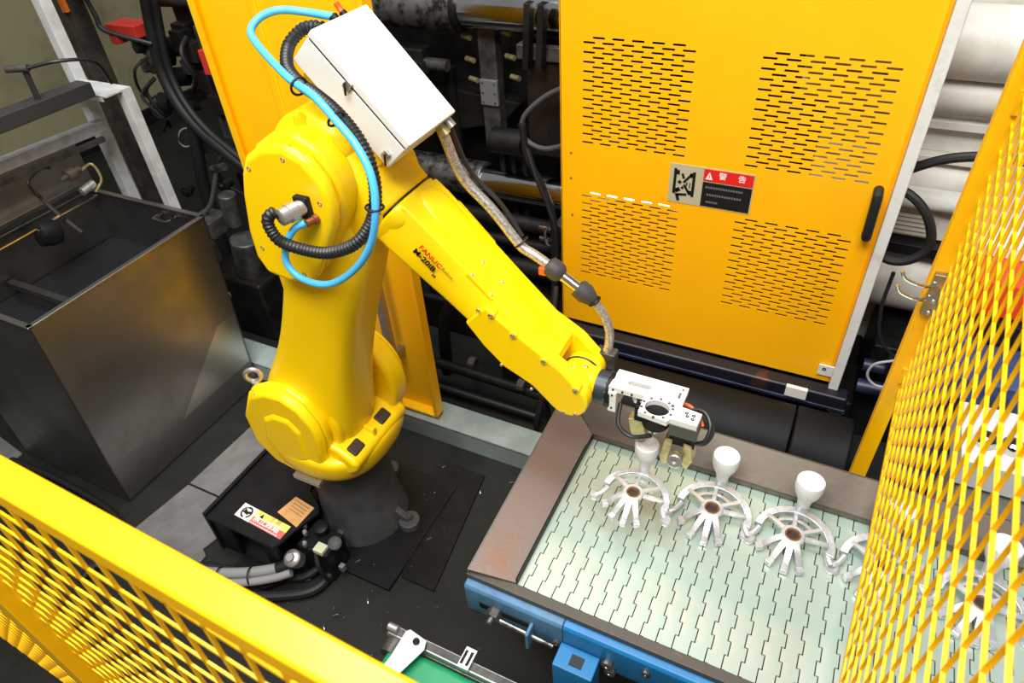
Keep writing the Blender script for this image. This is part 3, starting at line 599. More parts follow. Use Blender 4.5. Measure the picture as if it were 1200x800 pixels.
MB().tube([(-.495, 1.352, 1.325), (-.47, 1.352, 1.295), (-.447, 1.35, 1.245), (-.443, 1.345, 1.20), (-.447, 1.34, 1.165)], .0125, 14).build('braided_sleeve', BRAID, bc)
MB().box((-.64, 1.335, 1.38), (-.62, 1.345, 1.40)).build('orange_mark', ORANGE, bc)
MB().torus((-.49, 1.352, 1.322), (.6, 0, -.7), .016, .004, 18, 6).build('hose_clamp', BLACKP, bc)
MB().torus((-.70, 1.362, 1.45), (.6, 0, -.7), .02, .003, 18, 6).build('cable_tie', RUBBER, bc)
MB().box((-.475, 1.325, 1.125), (-.42, 1.36, 1.175)).build('end_bracket', MACHG, bc, bevel=.003)

# ------------------------------------------------------------------ gripper
PZ = 1.17
gr = thing('gripper', (-.28, 1.22, 1.0), 'white machined gripper plate with black actuator and brass jaws on the robot wrist', 'gripper')
outline = [(-.397, 1.217), (-.393, 1.289), (-.207, 1.287), (-.207, 1.217), (-.155, 1.211), (-.157, 1.167), (-.222, 1.167), (-.227, 1.154), (-.301, 1.161), (-.302, 1.219)]
def plate_with_hole(outline, hole, z0, z1):
    bm = bmesh.new()
    for z in (z0, z1):
        vo = [bm.verts.new((x, y, z)) for x, y in outline]; eo = [bm.edges.new((vo[i], vo[(i+1) % len(vo)])) for i in range(len(vo))]
        for h in hole:
            vh = [bm.verts.new((x, y, z)) for x, y in h]; eo += [bm.edges.new((vh[i], vh[(i+1) % len(vh)])) for i in range(len(vh))]
        bmesh.ops.triangle_fill(bm, edges=eo, use_beauty=True)
    m_ = MB(); bm.verts.index_update()
    m_.add([v.co.copy() for v in bm.verts], [[v.index for v in f_.verts] for f_ in bm.faces]); bm.free()
    for loop in [outline]+list(hole):
        n = len(loop); m_.add([(x, y, z0) for x, y in loop]+[(x, y, z1) for x, y in loop], [(i, (i+1) % n, n+(i+1) % n, n+i) for i in range(n)])
    return m_
hole = [(-.261+.031*math.cos(2*math.pi*i/28), 1.190+.026*math.sin(2*math.pi*i/28)) for i in range(28)]
slot = [(-.3245+x, 1.2505+y) for x, y in rrect(.062, .016, .0079, 4)]
GW = mat('gripper_plate_white', '#EDECE6', .4, .15)
gp = plate_with_hole(outline, [hole, slot], PZ-.016, PZ).build('top_plate', GW, gr, smooth=False)
for i in range(10):
    a = 2*math.pi*(i+.5)/10; screw(gp, (-.261+.0385*math.cos(a), 1.19+.0325*math.sin(a), PZ), (0, 0, 1), .0036, .001, BLACKP, 'tapped_hole')
for x, y in ((-.19, 1.20), (-.186, 1.19), (-.172, 1.197), (-.172, 1.185), (-.228, 1.211)): screw(gp, (x, y, PZ), (0, 0, 1), .0046, .001, BLACKP, 'bolt_hole')
for x, y in ((-.222, 1.245), (-.222, 1.252), (-.222, 1.259), (-.219, 1.275)): screw(gp, (x, y, PZ), (0, 0, 1), .0034, .001, MACHG, 'engraved_mark')
for x in (-.35, -.335, -.315, -.25, -.23): screw(gp, (x, 1.288, PZ-.008), (0, 1, 0), .004, .003, ALU, 'edge_bolt')
for x in (-.385, -.36, -.335): screw(gp, (x, 1.217, PZ-.008), (0, -1, 0), .003, .001, BLACKP, 'side_hole')
en = MB().box((-.397, 1.213, 1.085), (-.375, 1.29, PZ-.016)).build('end_plate', GW, gr, bevel=.002)
for z in (1.10, 1.145): screw(en, (-.386, 1.213, z), (0, -1, 0), .003, .001, BLACKP, 'side_hole')
MB().prism([(-.375, PZ-.016), (-.335, PZ-.016), (-.375, 1.10)], 1.275, 1.289).build('gusset', GW, gr)
MB().box((-.223, 1.165, 1.115), (-.153, 1.215, PZ-.016)).build('actuator', mat('dark_grey_actuator', '#55554F', .5, .3), gr, bevel=.003)
MB().cyl((-.261, 1.19, 1.115), (-.261, 1.19, PZ-.017), .034, 24).build('hub', BLACKP, gr, bevel=.003)
MB().cyl((-.265, 1.19, 1.09), (-.265, 1.19, 1.115), .016, 16).build('tool_pin', CHROME, gr)
MB().box((-.325, 1.215, 1.075), (-.235, 1.275, 1.13)).build('jaw_cylinder', BLACKP, gr, bevel=.004)
j1 = MB().prism([(-.345, 1.06), (-.305, 1.065), (-.293, 1.02), (-.30, .985), (-.32, .98), (-.335, 1.01)], 1.23, 1.262).build('jaw', BRASS, gr, bevel=.003)
j2 = MB().prism([(-.235, 1.06), (-.215, 1.06), (-.215, 1.01), (-.222, .965), (-.237, .96), (-.245, .985), (-.24, 1.02)], 1.2, 1.245).build('jaw', BRASS, gr, bevel=.003)
MB().prism([(-.187, 1.06), (-.165, 1.055), (-.158, 1.0), (-.17, .965), (-.183, .97), (-.19, 1.01)], 1.2, 1.24).build('jaw_arm', BRASS, gr, bevel=.003)
MB().lathe((-.202, 1.2, 1.0), (.1, -1, .3), [(0, .02), (.02, .02), (.022, .017), (.021, .008), (.015, .007)], 18).build('clamp_roller', ALU, gr)
MB().box((-.225, 1.205, 1.04), (-.16, 1.235, 1.12)).build('jaw_carrier', BLACKP, gr, bevel=.003)
MB().tube([(-.37, 1.24, 1.10), (-.36, 1.2, 1.06), (-.32, 1.19, 1.04), (-.27, 1.195, 1.06)], .006, 8).build('air_line', HOSEK, gr)
MB().tube([(-.345, 1.26, 1.14), (-.33, 1.24, 1.12), (-.31, 1.235, 1.13), (-.30, 1.245, 1.15)], .005, 8).build('white_air_line', PRINTW, gr)
MB().tube([(-.215, 1.26, 1.14), (-.19, 1.25, 1.145), (-.165, 1.235, 1.135), (-.15, 1.22, 1.12)], .0045, 8).build('orange_air_line', ORANGE, gr)
for i in range(4):
    MB().tube([(-.195+.008*i, 1.245, 1.14), (-.155+.006*i, 1.24, 1.15-.006*i), (-.132+.003*i, 1.215, 1.135-.008*i), (-.135, 1.19, 1.105-.004*i), (-.155, 1.185, 1.09)], .005, 8).build('cable', HOSEK, gr)
# ------------------------------------------------------------------ slat conveyor with rusty tray walls
BZ = .70
cv = thing('slat_conveyor', (-.1, 1.14, 0), 'steel slat conveyor with rusty tray walls and a blue side rail', 'conveyor')
pitch = .0408; segs = 15; yA, yB = .858, 1.43
def slat_mesh():
    n = segs; L = []; 
    for i in range(n):
        a = yA+(yB-yA)*i/n; b = yA+(yB-yA)*(i+1)/n; off = .004 if i % 2 else -.004
        L += [(off, a), (off, b)]
    right = [(x+pitch-.0030, y) for x, y in L]; poly = right + L[::-1]
    m_ = MB()
    # tops as one quad per segment plus skirts
    for z0, z1 in ((BZ-.008, BZ),):
        for i in range(n):
            a, b = L[2*i], L[2*i+1]; g = .0028; j_ = .004; c_ = .0013
            m_.box((j_, a[1], z0), (pitch-g-j_, b[1], z1))
            if i % 2: m_.box((pitch-g-j_, a[1]+c_, z0), (pitch-g+j_, b[1]-c_, z1))
            else: m_.box((-j_, a[1]+c_, z0), (j_, b[1]-c_, z1))
    return m_
first = None
x = -.53
idx = 0
while x < 1.0:
    if first is None:
        mm = slat_mesh(); mm.v = [p+V((x, 0, 0)) for p in mm.v]; first = mm.build('slat', BELT, cv, smooth=False); o = first
    else:
        o = first.copy(); C.objects.link(o); o.location = (pitch*idx, 0, 0)
    x += pitch; idx += 1
MB().box((-.55, yA-.01, BZ-.06), (1.02, yB+.02, BZ-.012)).build('chain_bed', BLACKP, cv)
# skirts: plates leaning outward, mitred at the back corner
def plate4(p, t=(0, 0, -.006)):
    a = [V(q) for q in p]; b = [q+V(t) for q in a]
    return MB().add(a+b, [(0, 1, 2, 3), (7, 6, 5, 4), (0, 4, 5, 1), (1, 5, 6, 2), (2, 6, 7, 3), (3, 7, 4, 0)])
plate4([(-.652, .832, .722), (-.514, .856, .710), (-.512, 1.425, .728), (-.645, 1.52, .79)]).build('tray_wall_end', RUST, cv, bevel=.0015, seg=2)
plate4([(-.652, .832, .722), (-.645, 1.52, .79), (-.652, 1.52, .70), (-.656, .832, .67)], (.004, 0, 0)).build('tray_wall_flange', mat('tray_flange_steel', '#6B6B66', .5, .5), cv)
plate4([(-.512, 1.425, .728), (1.02, 1.425, .728), (1.02, 1.50, .80), (-.645, 1.52, .80)]).build('tray_wall_long', RUSTB, cv, bevel=.0015, seg=2)
plate4([(-.512, 1.425, .728), (1.02, 1.425, .728), (1.02, 1.428, .704), (-.512, 1.428, .704)], (0, .004, 0)).build('tray_wall_lip', RUSTB, cv)
plate4([(-.645, 1.52, .80), (1.02, 1.50, .80), (1.02, 1.51, .60), (-.645, 1.53, .60)], (0, .004, 0)).build('tray_wall_back', RUSTB, cv)
plate4([(-.512, .857, .727), (-.512, 1.425, .727), (-.512, 1.425, .70), (-.512, .857, .70)], (-.004, 0, 0)).build('tray_wall_lip', BLACKP, cv)
MB().box((-.655, .828, .685), (1.02, .857, .703)).build('worn_edge_strip', EDGE, cv, bevel=.002)
# blue channel rail
def blue_channel(x0, x1, material):
    return MB().prism([(x0, 0), (x1, 0), (x1, 1), (x0, 1)], 0, 1), material
def rail(x0, x1, material):
    m_ = MB(); prof = [(.832, .68), (.812, .678), (.806, .668), (.806, .560), (.812, .548), (.832, .545)]
    m_.rings([[V((x0, y, z)) for y, z in prof], [V((x1, y, z)) for y, z in prof]]); return m_.build('side_rail', material, cv, bevel=.003)
rail(-.655, -.36, BLUEG); rail(-.359, 1.02, BLUE)
MB().box((-.655, .83, .50), (1.02, .85, .69)).build('inner_frame', mat('inner_frame_steel', '#3D4A55', .5, .4), cv)
MB().prism(rect(-.61, -.46, .60, .622), .803, .807).build('adjuster_slot', BLACKP, cv)
MB().cyl((-.56, .78, .611), (-.56, .807, .611), .022, 6).build('adjuster_nut', MACHG, cv, bevel=.002)
MB().cyl((-.56, .765, .611), (-.56, .79, .611), .01, 12).build('adjuster_bolt', DULLST, cv)
MB().cyl((-.55, .79, .60), (-.38, .79, .585), .007, 10).build('adjuster_rod', DULLST, cv)
MB().box((-.452, .765, .56), (-.442, .807, .635)).build('rod_lug', BLUEG, cv, bevel=.004)
screw(cv, (-.375, .806, .59), (0, -1, 0), .012, .01, MACHG, 'bolt')
bk = MB(); w = .033
MB().box((-.362, .74, .43), (-.252, .806, .60)).build('square_socket', BLUE, cv, bevel=.003)
MB().box((-.322, .756, .6005), (-.287, .786, .6035)).build('socket_hole', PRINTK, cv)
screw(cv, (-.23, .806, .60), (0, -1, 0), .016, .016, DULLST, 'bolt'); screw(cv, (-.222, .806, .568), (0, -1, 0), .016, .016, DULLST, 'bolt')
screw(cv, (-.13, .806, .63), (0, -1, 0), .012, .008, DULLST, 'bolt')
for x_, y_ in ((-.5, 1.1), (-.5, 1.46), (.9, 1.1), (.9, 1.46)): MB().box((x_, y_-.03, 0), (x_+.06, y_+.03, .62)).build('leg', BLUE, cv, bevel=.003)
MB().box((-.5, 1.09, .3), (.96, 1.11, .34)).build('cross_rail', BLUE, cv)

# ------------------------------------------------------------------ castings
def arm_path(pts, r, n=8): return MB().tube(pts, r, n)
def make_casting(label):
    # local frame: origin on the belt under the hub; +y points to the sprue cup
    t = thing('wheel_casting', (0, 0, 0), label, 'casting', 'aluminium castings in a row on the slat conveyor')
    hubz = .048
    hb_ = MB().lathe((0, 0, hubz-.02), (0, 0, 1), [(0, .02), (.012, .028), (.018, .03), (.021, .027), (.021, .0175), (.006, .015), (.005, .004)], 24).build('hub', BRIGHT, t)
    MB().torus((0, 0, hubz-.001), (0, 0, 1), .0165, .0035, 24, 8).build('rusty_bore', RUSTH, t)
    MB().lathe((0, 0, hubz-.014), (0, 0, 1), [(0, .012), (.006, .0145)], 18).build('bore_floor', mat('dark_bore', '#3A2A1C', .8), t)
    for a, L, drop in ((-64, .076, .042), (-90, .08, .042), (-116, .08, .042), (-148, .078, .038)):
        c, s_ = math.cos(math.radians(a)), math.sin(math.radians(a))
        leg = MB(); w0, w1 = .009, .0075
        P = [(.022, hubz-.004), (L*.55, hubz-.010), (L*.9, hubz-drop*.75), (L, hubz-drop)]
        rr = []
        for i, (d, z) in enumerate(P):
            w = w0+(w1-w0)*i/3; nx, ny = -s_*w, c*w
            rr.append([V((c*d+nx, s_*d+ny, z+.006)), V((c*d-nx, s_*d-ny, z+.006)), V((c*d-nx*.7, s_*d-ny*.7, max(.001, z-.008))), V((c*d+nx*.7, s_*d+ny*.7, max(.001, z-.008)))])
        leg.rings(rr); lg = leg.build('spoke', BRIGHT, t, bevel=.0015, seg=2)
        MB().box((-.008, -.009, -.006), (.010, .009, .010), Matrix.Translation((c*L, s_*L, hubz-drop+.002)) @ Matrix.Rotation(math.radians(a), 4, 'Z')).build('foot', BRIGHT, lg, bevel=.002, seg=2)
    # rim arc behind the hub
    arc = []; w = .011
    for i in range(17):
        a = math.radians(172-182*i/16) if True else 0
        r_ = .082; cx, cy = r_*1.08*math.cos(a)+.004, .004+r_*.92*math.sin(a); z = .020+.020*max(0, math.sin(a))
        d = V((math.cos(a), math.sin(a), 0)); hw = .010
        arc.append([V((cx, cy, z+.008))+d*hw, V((cx, cy, z+.008))-d*hw, V((cx, cy, max(.002, z-.012)))-d*hw*.8, V((cx, cy, max(.002, z-.012)))+d*hw*.8])
    MB().rings(arc).build('rim_arc', BRIGHT, t, bevel=.002, seg=2)
    arc = []
    for i in range(13):
        a = math.radians(150-120*i/12); cx, cy = .052*math.cos(a), .008+.046*math.sin(a); z = .034
        d = V((math.cos(a), math.sin(a), 0)); arc.append([V((cx, cy, z+.004))+d*.004, V((cx, cy, z+.004))-d*.004, V((cx, cy, z-.008))-d*.004, V((cx, cy, z-.008))+d*.004])
    MB().rings(arc).build('inner_web', BRIGHT, t)
    for a in (146, 92, 40, 6):
        c, s_ = math.cos(math.radians(a)), math.sin(math.radians(a))
        MB().bar((c*.024, s_*.024, hubz-.006), (c*.084, .004+s_*.074, .036), .011, .010).build('rib', BRIGHT, t, bevel=.0015, seg=2)
    # runner ends with round pads
    MB().tube([(-.078, .012, .018), (-.092, -.012, .012), (-.104, -.02, .010)], .0085, 10).build('runner', BRIGHT, t)
    MB().lathe((-.106, -.022, .001), (0, 0, 1), [(0, .014), (.008, .015), (.013, .012)], 16).build('runner_pad', BRIGHT, t)
    MB().tube([(.085, .005, .018), (.092, -.012, .012), (.10, -.024, .010)], .0095, 10).build('runner', BRIGHT, t)
    MB().lathe((.104, -.026, .001), (0, 0, 1), [(0, .016), (.008, .017), (.013, .013)], 16).build('runner_pad', BRIGHT, t)
    # sprue: neck and cup
    MB().rings([section((.006, y, z), (1, 0, 0), (0, .5, .85), a, b, 2.6, 16) for y, z, a, b in ((.07, .03, .016, .012), (.078, .05, .014, .013), (.082, .07, .0155, .015), (.083, .09, .019, .018))]).build('sprue_neck', BRIGHT, t, sub=1)
    MB().lathe((.006, .083, .075), (0, .02, 1), [(0, .0155), (.015, .017), (.03, .022), (.045, .029), (.062, .0335), (.082, .034), (.089, .0325), (.091, .029), (.0885, .025), (.087, .012), (.0868, .002)], 32).build('sprue_cup', CUPW, t)
    return t
LAB = ['aluminium wheel casting gripped and lifted by the robot, leftmost in the row', 'aluminium wheel casting with white cup, left of the two standing free on slats', 'aluminium wheel casting with white sprue cup, standing just left of the right fence', 'aluminium wheel casting half hidden behind the lower left edge of the fence mesh', 'rightmost aluminium wheel casting seen through the open fence mesh']
c0 = make_casting(LAB[0])
spots = [(-.292, 1.152, .818, 0), (-.092, 1.272, BZ+.001, 2), (.128, 1.272, BZ+.001, -1), (.352, 1.272, BZ+.001, 1), (.577, 1.255, BZ+.001, -3)]
for i, (x, y, z, a) in enumerate(spots):
    o = c0 if i == 0 else copy_tree(c0)
    o['label'] = LAB[i]; o.location = (x, y, z); o.rotation_euler = (0, 0, math.radians(a)); o.scale = (.98,)*3 if i == 0 else (1.1,)*3

# ------------------------------------------------------------------ small green belt conveyor
gc = thing('belt_conveyor', (-.7, .55, 0), 'small green belt conveyor with aluminium side rails at the bottom edge', 'conveyor')
GZ = .5; GX = -.045
MB().box((-.78, .2, GZ-.05), (-.3, .655, GZ)).build('green_belt', GREEN, gc, bevel=.02, seg=4)
for z in (GZ-.045, GZ-.012): MB().box((-.8, .66, z), (-.2, .69, z+.03)).build('side_profile', ALU, gc, bevel=.003)
MB().box((-.8, .665, GZ+.018), (-.2, .685, GZ+.022)).build('profile_slot', MACHG, gc)
MB().cyl((-.815, .675, GZ-.03), (-.79, .675, GZ-.03), .008, 10).build('tension_screw', DULLST, gc)
MB().cyl((-.80, .675, GZ+.03), (-.77, .675, GZ+.03), .012, 12).build('roller_end', ALU, gc)
MB().cyl((-.775, .62, GZ-.025), (-.775, .66, GZ-.025), .03, 18).build('end_roller', MACHG, gc)
pw = MB().slab([(-.735, .69), (-.675, .68), (-.668, .655), (-.70, .56), (-.735, .5), (-.76, .5), (-.745, .6), (-.745, .68)], GZ+.03, GZ+.036).build('fan_plate', ALU, gc, bevel=.001)
screw(pw, (-.70, .665, GZ+.036), (0, 0, 1), .01, .008, BLACKP, 'cap_bolt')
sb_ = MB().box((-.565, .655, GZ+.02), (-.53, .715, GZ+.035)).build('slotted_bracket', ALU, gc, bevel=.001)
for x in (-.557, -.54): MB().box((x-.004, .665, GZ+.035), (x+.004, .705, GZ+.0355)).build('bracket_slot', BLACKP, sb_)
for x, y in ((-.74, .62), (-.74, .25), (-.35, .62), (-.35, .25)): MB().box((x-.02, y-.02, 0), (x+.02, y+.02, GZ-.05)).build('leg', ALU, gc)
for ch in [k for k in bpy.data.objects if k.parent == gc]: ch.location.x += GX
# ------------------------------------------------------------------ stainless tank
tk = thing('stainless_tank', (-2.8, 1.3, 0), 'open stainless steel quench tank with dark water left of the robot', 'tank')
T = [(-3.2, .905), (-2.452, .905), (-2.452, 1.745), (-3.2, 1.745)]; Bm = [(-3.18, .865), (-2.47, .865), (-2.47, 1.695), (-3.18, 1.695)]
TZ = .97
def wall(i, j, name, th):
    a, b, c, d = Bm[i], Bm[j], T[j], T[i]
    vs = [(a[0], a[1], .01), (b[0], b[1], .01), (c[0], c[1], TZ), (d[0], d[1], TZ)]
    vs2 = [V(p)+V(th) for p in vs]
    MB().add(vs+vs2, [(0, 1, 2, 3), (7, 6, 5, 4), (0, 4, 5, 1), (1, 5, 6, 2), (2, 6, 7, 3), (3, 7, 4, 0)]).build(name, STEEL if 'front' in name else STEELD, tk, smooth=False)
wall(1, 2, 'front_wall', (-.005, 0, 0)); wall(0, 1, 'side_wall', (0, .005, 0)); wall(2, 3, 'side_wall', (0, -.005, 0)); wall(3, 0, 'back_wall_sheet', (.005, 0, 0))
MB().box((-3.18, .87, .0), (-2.475, 1.69, .012)).build('tank_bottom', STEELD, tk)
rim = MB()
rim.box((-2.468, .9, TZ), (-2.444, 1.75, TZ+.008)).box((-3.2, .897, TZ), (-2.444, .92, TZ+.008)).box((-3.2, 1.73, TZ), (-2.444, 1.753, TZ+.008)).box((-3.2, .9, TZ), (-3.18, 1.75, TZ+.008))
rim.build('rim', STEEL, tk, bevel=.002)
MB().box((-3.18, .905, .70), (-2.458, 1.735, .72)).build('water', WATER, tk, smooth=False)
MB().box((-2.475, .915, .80), (-2.458, 1.735, .804)).build('inner_ledge', STEELD, tk)
MB().box((-3.18, 1.2, .76), (-2.47, 1.23, .79)).build('submerged_bar', STEELD, tk)
hd_ = MB().tube([(-2.72, 1.735, .94), (-2.72, 1.69, .94), (-2.715, 1.685, .94), (-2.635, 1.685, .94), (-2.63, 1.69, .94), (-2.63, 1.735, .94)], .006, 8).build('wire_handle', CHROME, tk)
for z, x in ((.82, -2.50), (.52, -2.52)): MB().lathe((x, 1.71, z), (0, 1, 0), [(0, .012), (.03, .012), (.032, .02), (.05, .02), (.055, .012)], 14).build('drain_plug', ALU, tk)
wp = MB().add([(-2.4665, 1.25, .16), (-2.466, 1.69, .16), (-2.4605, 1.71, .46), (-2.4605, 1.60, .46)], [(0, 1, 2, 3)]); wp.build('weld_patch', mat('bright_steel_patch', '#DAD7D0', .32, 1.0), tk)
# frame with spray gear behind and above the tank
GREYW2 = mat('frame_pale_grey', '#CBCBC8', .5, col2='#B4B4B1', scale=12)
fr = thing('post_frame', (-3.1, 1.9, 0), 'white and grey steel post frame standing behind the stainless tank', 'frame')
MB().bar((-3.24, 1.95, 0), (-3.24, 1.95, 2.3), .055, .055).build('tall_post', GREYW2, fr, bevel=.003)
MB().bar((-3.3, 2.0, 0), (-3.3, 2.0, 1.4), .04, .05).build('rear_post', GREYW, fr, bevel=.003)
MB().bar((-2.945, 1.95, 0), (-2.945, 1.95, 1.41), .05, .05).build('short_post', GREYW2, fr, bevel=.003)
MB().box((-3.22, 1.84, 1.405), (-2.92, 1.97, 1.413)).box((-3.22, 1.84, 1.385), (-2.95, 1.846, 1.41)).build('top_plate', GREYW2, fr, bevel=.001)
for x in (-3.15, -3.12, -3.09): screw(fr, (x, 1.87, 1.413), (0, 0, 1), .005, .001, BLACKP, 'hole')
MB().bar((-2.99, .5, 1.47), (-2.99, 1.82, 1.45), .09, .06).build('dark_crossbar', mat('dark_grey_bar', '#3A3A3B', .5, .3), fr, bevel=.004)
MB().bar((-3.12, .5, 1.30), (-3.12, 1.9, 1.24), .05, .05).build('channel_bar', GREYW, fr, bevel=.003)
MB().bar((-3.10, .5, 1.235), (-3.10, 1.86, 1.19), .02, .025).build('channel_bar', MACHG, fr, bevel=.002)
MB().prism([(-3.32, 1.9), (-3.18, 1.95), (-3.18, 2.3), (-3.32, 2.3)], 1.9, 1.925).build('gusset_plate', FRAMEW, fr)
MB().box((-3.26, .5, .98), (-3.24, 1.8, 1.2)).build('splash_sheet', STEEL, fr)
MB().box((-3.24, .5, 1.0), (-3.18, 1.72, 1.02)).build('splash_ledge', STEEL, fr, bevel=.002)
MB().bar((-2.98, 1.6, 1.48), (-2.97, 1.6, 1.6), .03, .012).build('sensor_bracket', mat('dark_grey_bar', '#3A3A3B', .5, .3), fr, bevel=.002)
MB().cyl((-3.02, 1.56, 1.61), (-2.94, 1.6, 1.61), .014, 12).build('proximity_sensor', MACHG, fr)
MB().tube([(-2.94, 1.6, 1.61), (-2.85, 1.68, 1.62), (-2.83, 1.8, 1.58), (-2.9, 1.88, 1.46)], .007, 8).build('sensor_cable', HOSEK, fr)
# spray wands
tag(MB().tube([(-3.05, .7, .99), (-3.05, 1.2, .99), (-3.05, 1.68, 1.0)], .006, 8).build('spray_rod', CHROME), 'thin chrome rod lying across the back of the tank', 'rod')
sw = thing('spray_nozzle', (-3.1, 1.45, .98), 'bent spray wand with dark motor and valve at the back of the tank', 'nozzle')
MB().tube([(-3.12, 1.58, 1.17), (-3.1, 1.53, 1.19), (-3.08, 1.45, 1.17), (-3.08, 1.45, 1.12)], .006, 8).build('air_line', HOSEK, sw)
MB().tube([(-3.08, 1.45, 1.13), (-3.06, 1.48, 1.02), (-3.02, 1.52, .9)], .009, 8).build('wand', DULLST, sw)
MB().lathe((-3.06, 1.36, .97), (.2, .9, -.3), [(0, .03), (.01, .055), (.06, .06), (.09, .05), (.1, .03)], 18).build('motor', BLACKP, sw)
MB().lathe((-3.12, 1.60, 1.1), (0, 1, .1), [(0, .012), (.03, .012), (.032, .028), (.07, .028), (.072, .016), (.1, .016)], 14).build('valve', RUSTB, sw)
MB().cyl((-3.1, 1.65, 1.02), (-3.1, 1.72, 1.03), .02, 12).build('fitting', ALU, sw)
MB().tube([(-3.12, 1.7, 1.1), (-3.08, 1.74, 1.12), (-3.06, 1.74, 1.05), (-3.08, 1.7, 1.0)], .006, 8).build('copper_loop', BRASS, sw)
# dark column and cable tray at the top left
dc = thing('steel_column', (-3.55, 2.3, 0), 'dark brown steel column standing behind the white frame', 'column')
MB().bar((-3.56, 2.25, 0), (-3.56, 2.25, 2.6), .12, .12).build('shaft', mat('dark_brown_steel', '#332E29', .55, .3, col2='#4A443C', scale=9), dc, bevel=.006)
MB().bar((-3.68, 2.25, 0), (-3.68, 2.25, 2.6), .02, .12).build('mustard_strip', mat('mustard_paint', '#7A6626', .6), dc)
MB().box((-3.5, 2.18, 1.63), (-3.47, 2.2, 1.72)).build('orange_label', mat('orange_label', '#C8641E', .6), dc)
MB().box((-3.8, 2.2, 1.75), (-2.9, 2.28, 1.81)).build('cable_tray', MACH, dc, bevel=.004)
for i in range(6): MB().box((-3.75+.14*i, 2.195, 1.77), (-3.69+.14*i, 2.2, 1.79)).build('tray_slot', PRINTK, dc)
tag(MB().tube([(-3.5, 2.3, 1.8), (-3.45, 2.3, 1.6), (-3.42, 2.3, 1.52), (-3.25, 2.4, 1.44)], .012, 8).build('hanging_cable', HOSEK), 'black cable hanging from the dark cable tray', 'cable')

# ------------------------------------------------------------------ hydraulic unit behind
hu = thing('hydraulic_unit', (-3.1, 2.7, 0), 'dark hydraulic valve stack with knobs and red tags beside the folded yellow door', 'machine')
MB().box((-3.3, 2.62, 1.15), (-2.3, 3.1, 1.75)).build('manifold', MACH, hu, bevel=.02)
MB().box((-3.0, 2.6, .6), (-2.3, 3.1, 1.16)).build('lower_manifold', MACH, hu, bevel=.02)
MB().box((-3.3, 2.66, 0), (-2.4, 3.2, .62)).build('oil_tank', MACH, hu, bevel=.02)
MB().box((-3.62, 2.44, 1.44), (-3.4, 2.56, 1.5)).build('red_tag', RED, hu, bevel=.004)
MB().box((-3.62, 2.44, 1.40), (-3.56, 2.5, 1.44)).build('red_tag', RED, hu, bevel=.004)
MB().box((-2.99, 2.44, 1.30), (-2.9, 2.5, 1.42)).build('red_tag', RED, hu, bevel=.004)
for i, (x, z, r) in enumerate(((-3.5, 1.36, .055), (-3.42, 1.3, .05), (-3.32, 1.36, .05), (-3.5, 1.25, .045), (-3.35, 1.2, .05))):
    MB().lathe((x, 2.62, z), (-.3, -1, .2), [(0, r), (.08, r), (.085, r*.8), (.12, r*.8), (.125, r*.5)], 18).build('valve_cap', MACHG if i % 2 else MACH, hu)
MB().lathe((-3.40, 2.55, 1.06), (-1, -.3, .1), [(0, .03), (.05, .03), (.052, .055), (.12, .055), (.125, .04)], 20).build('gauge_body', MACH, hu)
MB().lathe((-3.36, 2.55, 1.065), (-1, -.3, .1), [(0, .034), (.03, .034)], 20).build('gauge_ring', ALU, hu)
MB().torus((-3.5, 2.5, 1.05), (.5, -1, .2), .065, .006, 26, 8).build('wire_ring', RUBBER, hu)
for i in range(4): MB().torus((-3.33, 2.45, .93-.012*i), (.2, -1, .6), .05, .004, 24, 6).build('coiled_wire', GREYW if i == 1 else RUBBER, hu)
for i in range(5): MB().box((-3.08+.05*i, 2.5, .93-.01*i), (-3.055+.05*i, 2.56, 1.06-.005*i)).build('cooling_fin', MACHG if i < 3 else KERB, hu)
for i in range(4): MB().box((-3.25+.16*i, 2.54, 1.32), (-3.15+.16*i, 2.62, 1.5)).build('solenoid', MACHG if i == 1 else MACH, hu, bevel=.006)
for i in range(3): MB().box((-3.2+.18*i, 2.52, 1.16), (-3.08+.18*i, 2.6, 1.28)).build('valve_body', MACHB, hu, bevel=.008)
MB().cyl((-3.35, 2.6, 1.62), (-2.4, 2.6, 1.66), .06, 20).build('pipe', MACHG, hu)
for x in (-2.95, -2.8, -2.65): MB().cyl((x, 2.55, .4), (x, 2.55, 1.1), .025, 12).build('riser_pipe', MACH, hu)
rnd = random.Random(3)
for i in range(34):                                   # crowded small fittings on the face of the valve stack
    x = rnd.uniform(-3.55, -2.45); z = rnd.uniform(.55, 1.6); yb = rnd.uniform(2.48, 2.58); s_ = rnd.uniform(.02, .045)
    mt_ = rnd.choice((MACH, MACH, MACHG, MACHB))
    if i % 3 == 0: MB().lathe((x, yb, z), (rnd.uniform(-.5, .3), -1, rnd.uniform(-.2, .5)), [(0, s_*.7), (.03, s_*.7), (.032, s_), (.06, s_), (.064, s_*.6), (.08, s_*.5)], 14).build('pipe_fitting', mt_, hu)
    elif i % 3 == 1: MB().box((x-s_, yb-.03, z-s_*1.3), (x+s_, yb+.05, z+s_*1.3)).build('valve_block', mt_, hu, bevel=.005)
    else: MB().tube([(x, yb, z), (x+rnd.uniform(-.06, .06), yb-.08, z-.05), (x+rnd.uniform(-.1, .1), yb-.06, z-.18), (x+rnd.uniform(-.1, .1), yb, z-.28)], rnd.uniform(.006, .014), 8).build('small_hose', RUBBER, hu)
mt = thing('pump_group', (-2.7, 2.15, 0), 'dark pump with upright motor cans beside the far tank corner', 'pump')
MB().cyl((-2.74, 2.1, .38), (-2.70, 2.1, .6), .075, 24).build('motor_can', MACHG, mt, bevel=.01)
MB().cyl((-2.76, 2.12, .66), (-2.74, 2.12, .84), .045, 20).build('motor_can', MACHG, mt, bevel=.008)
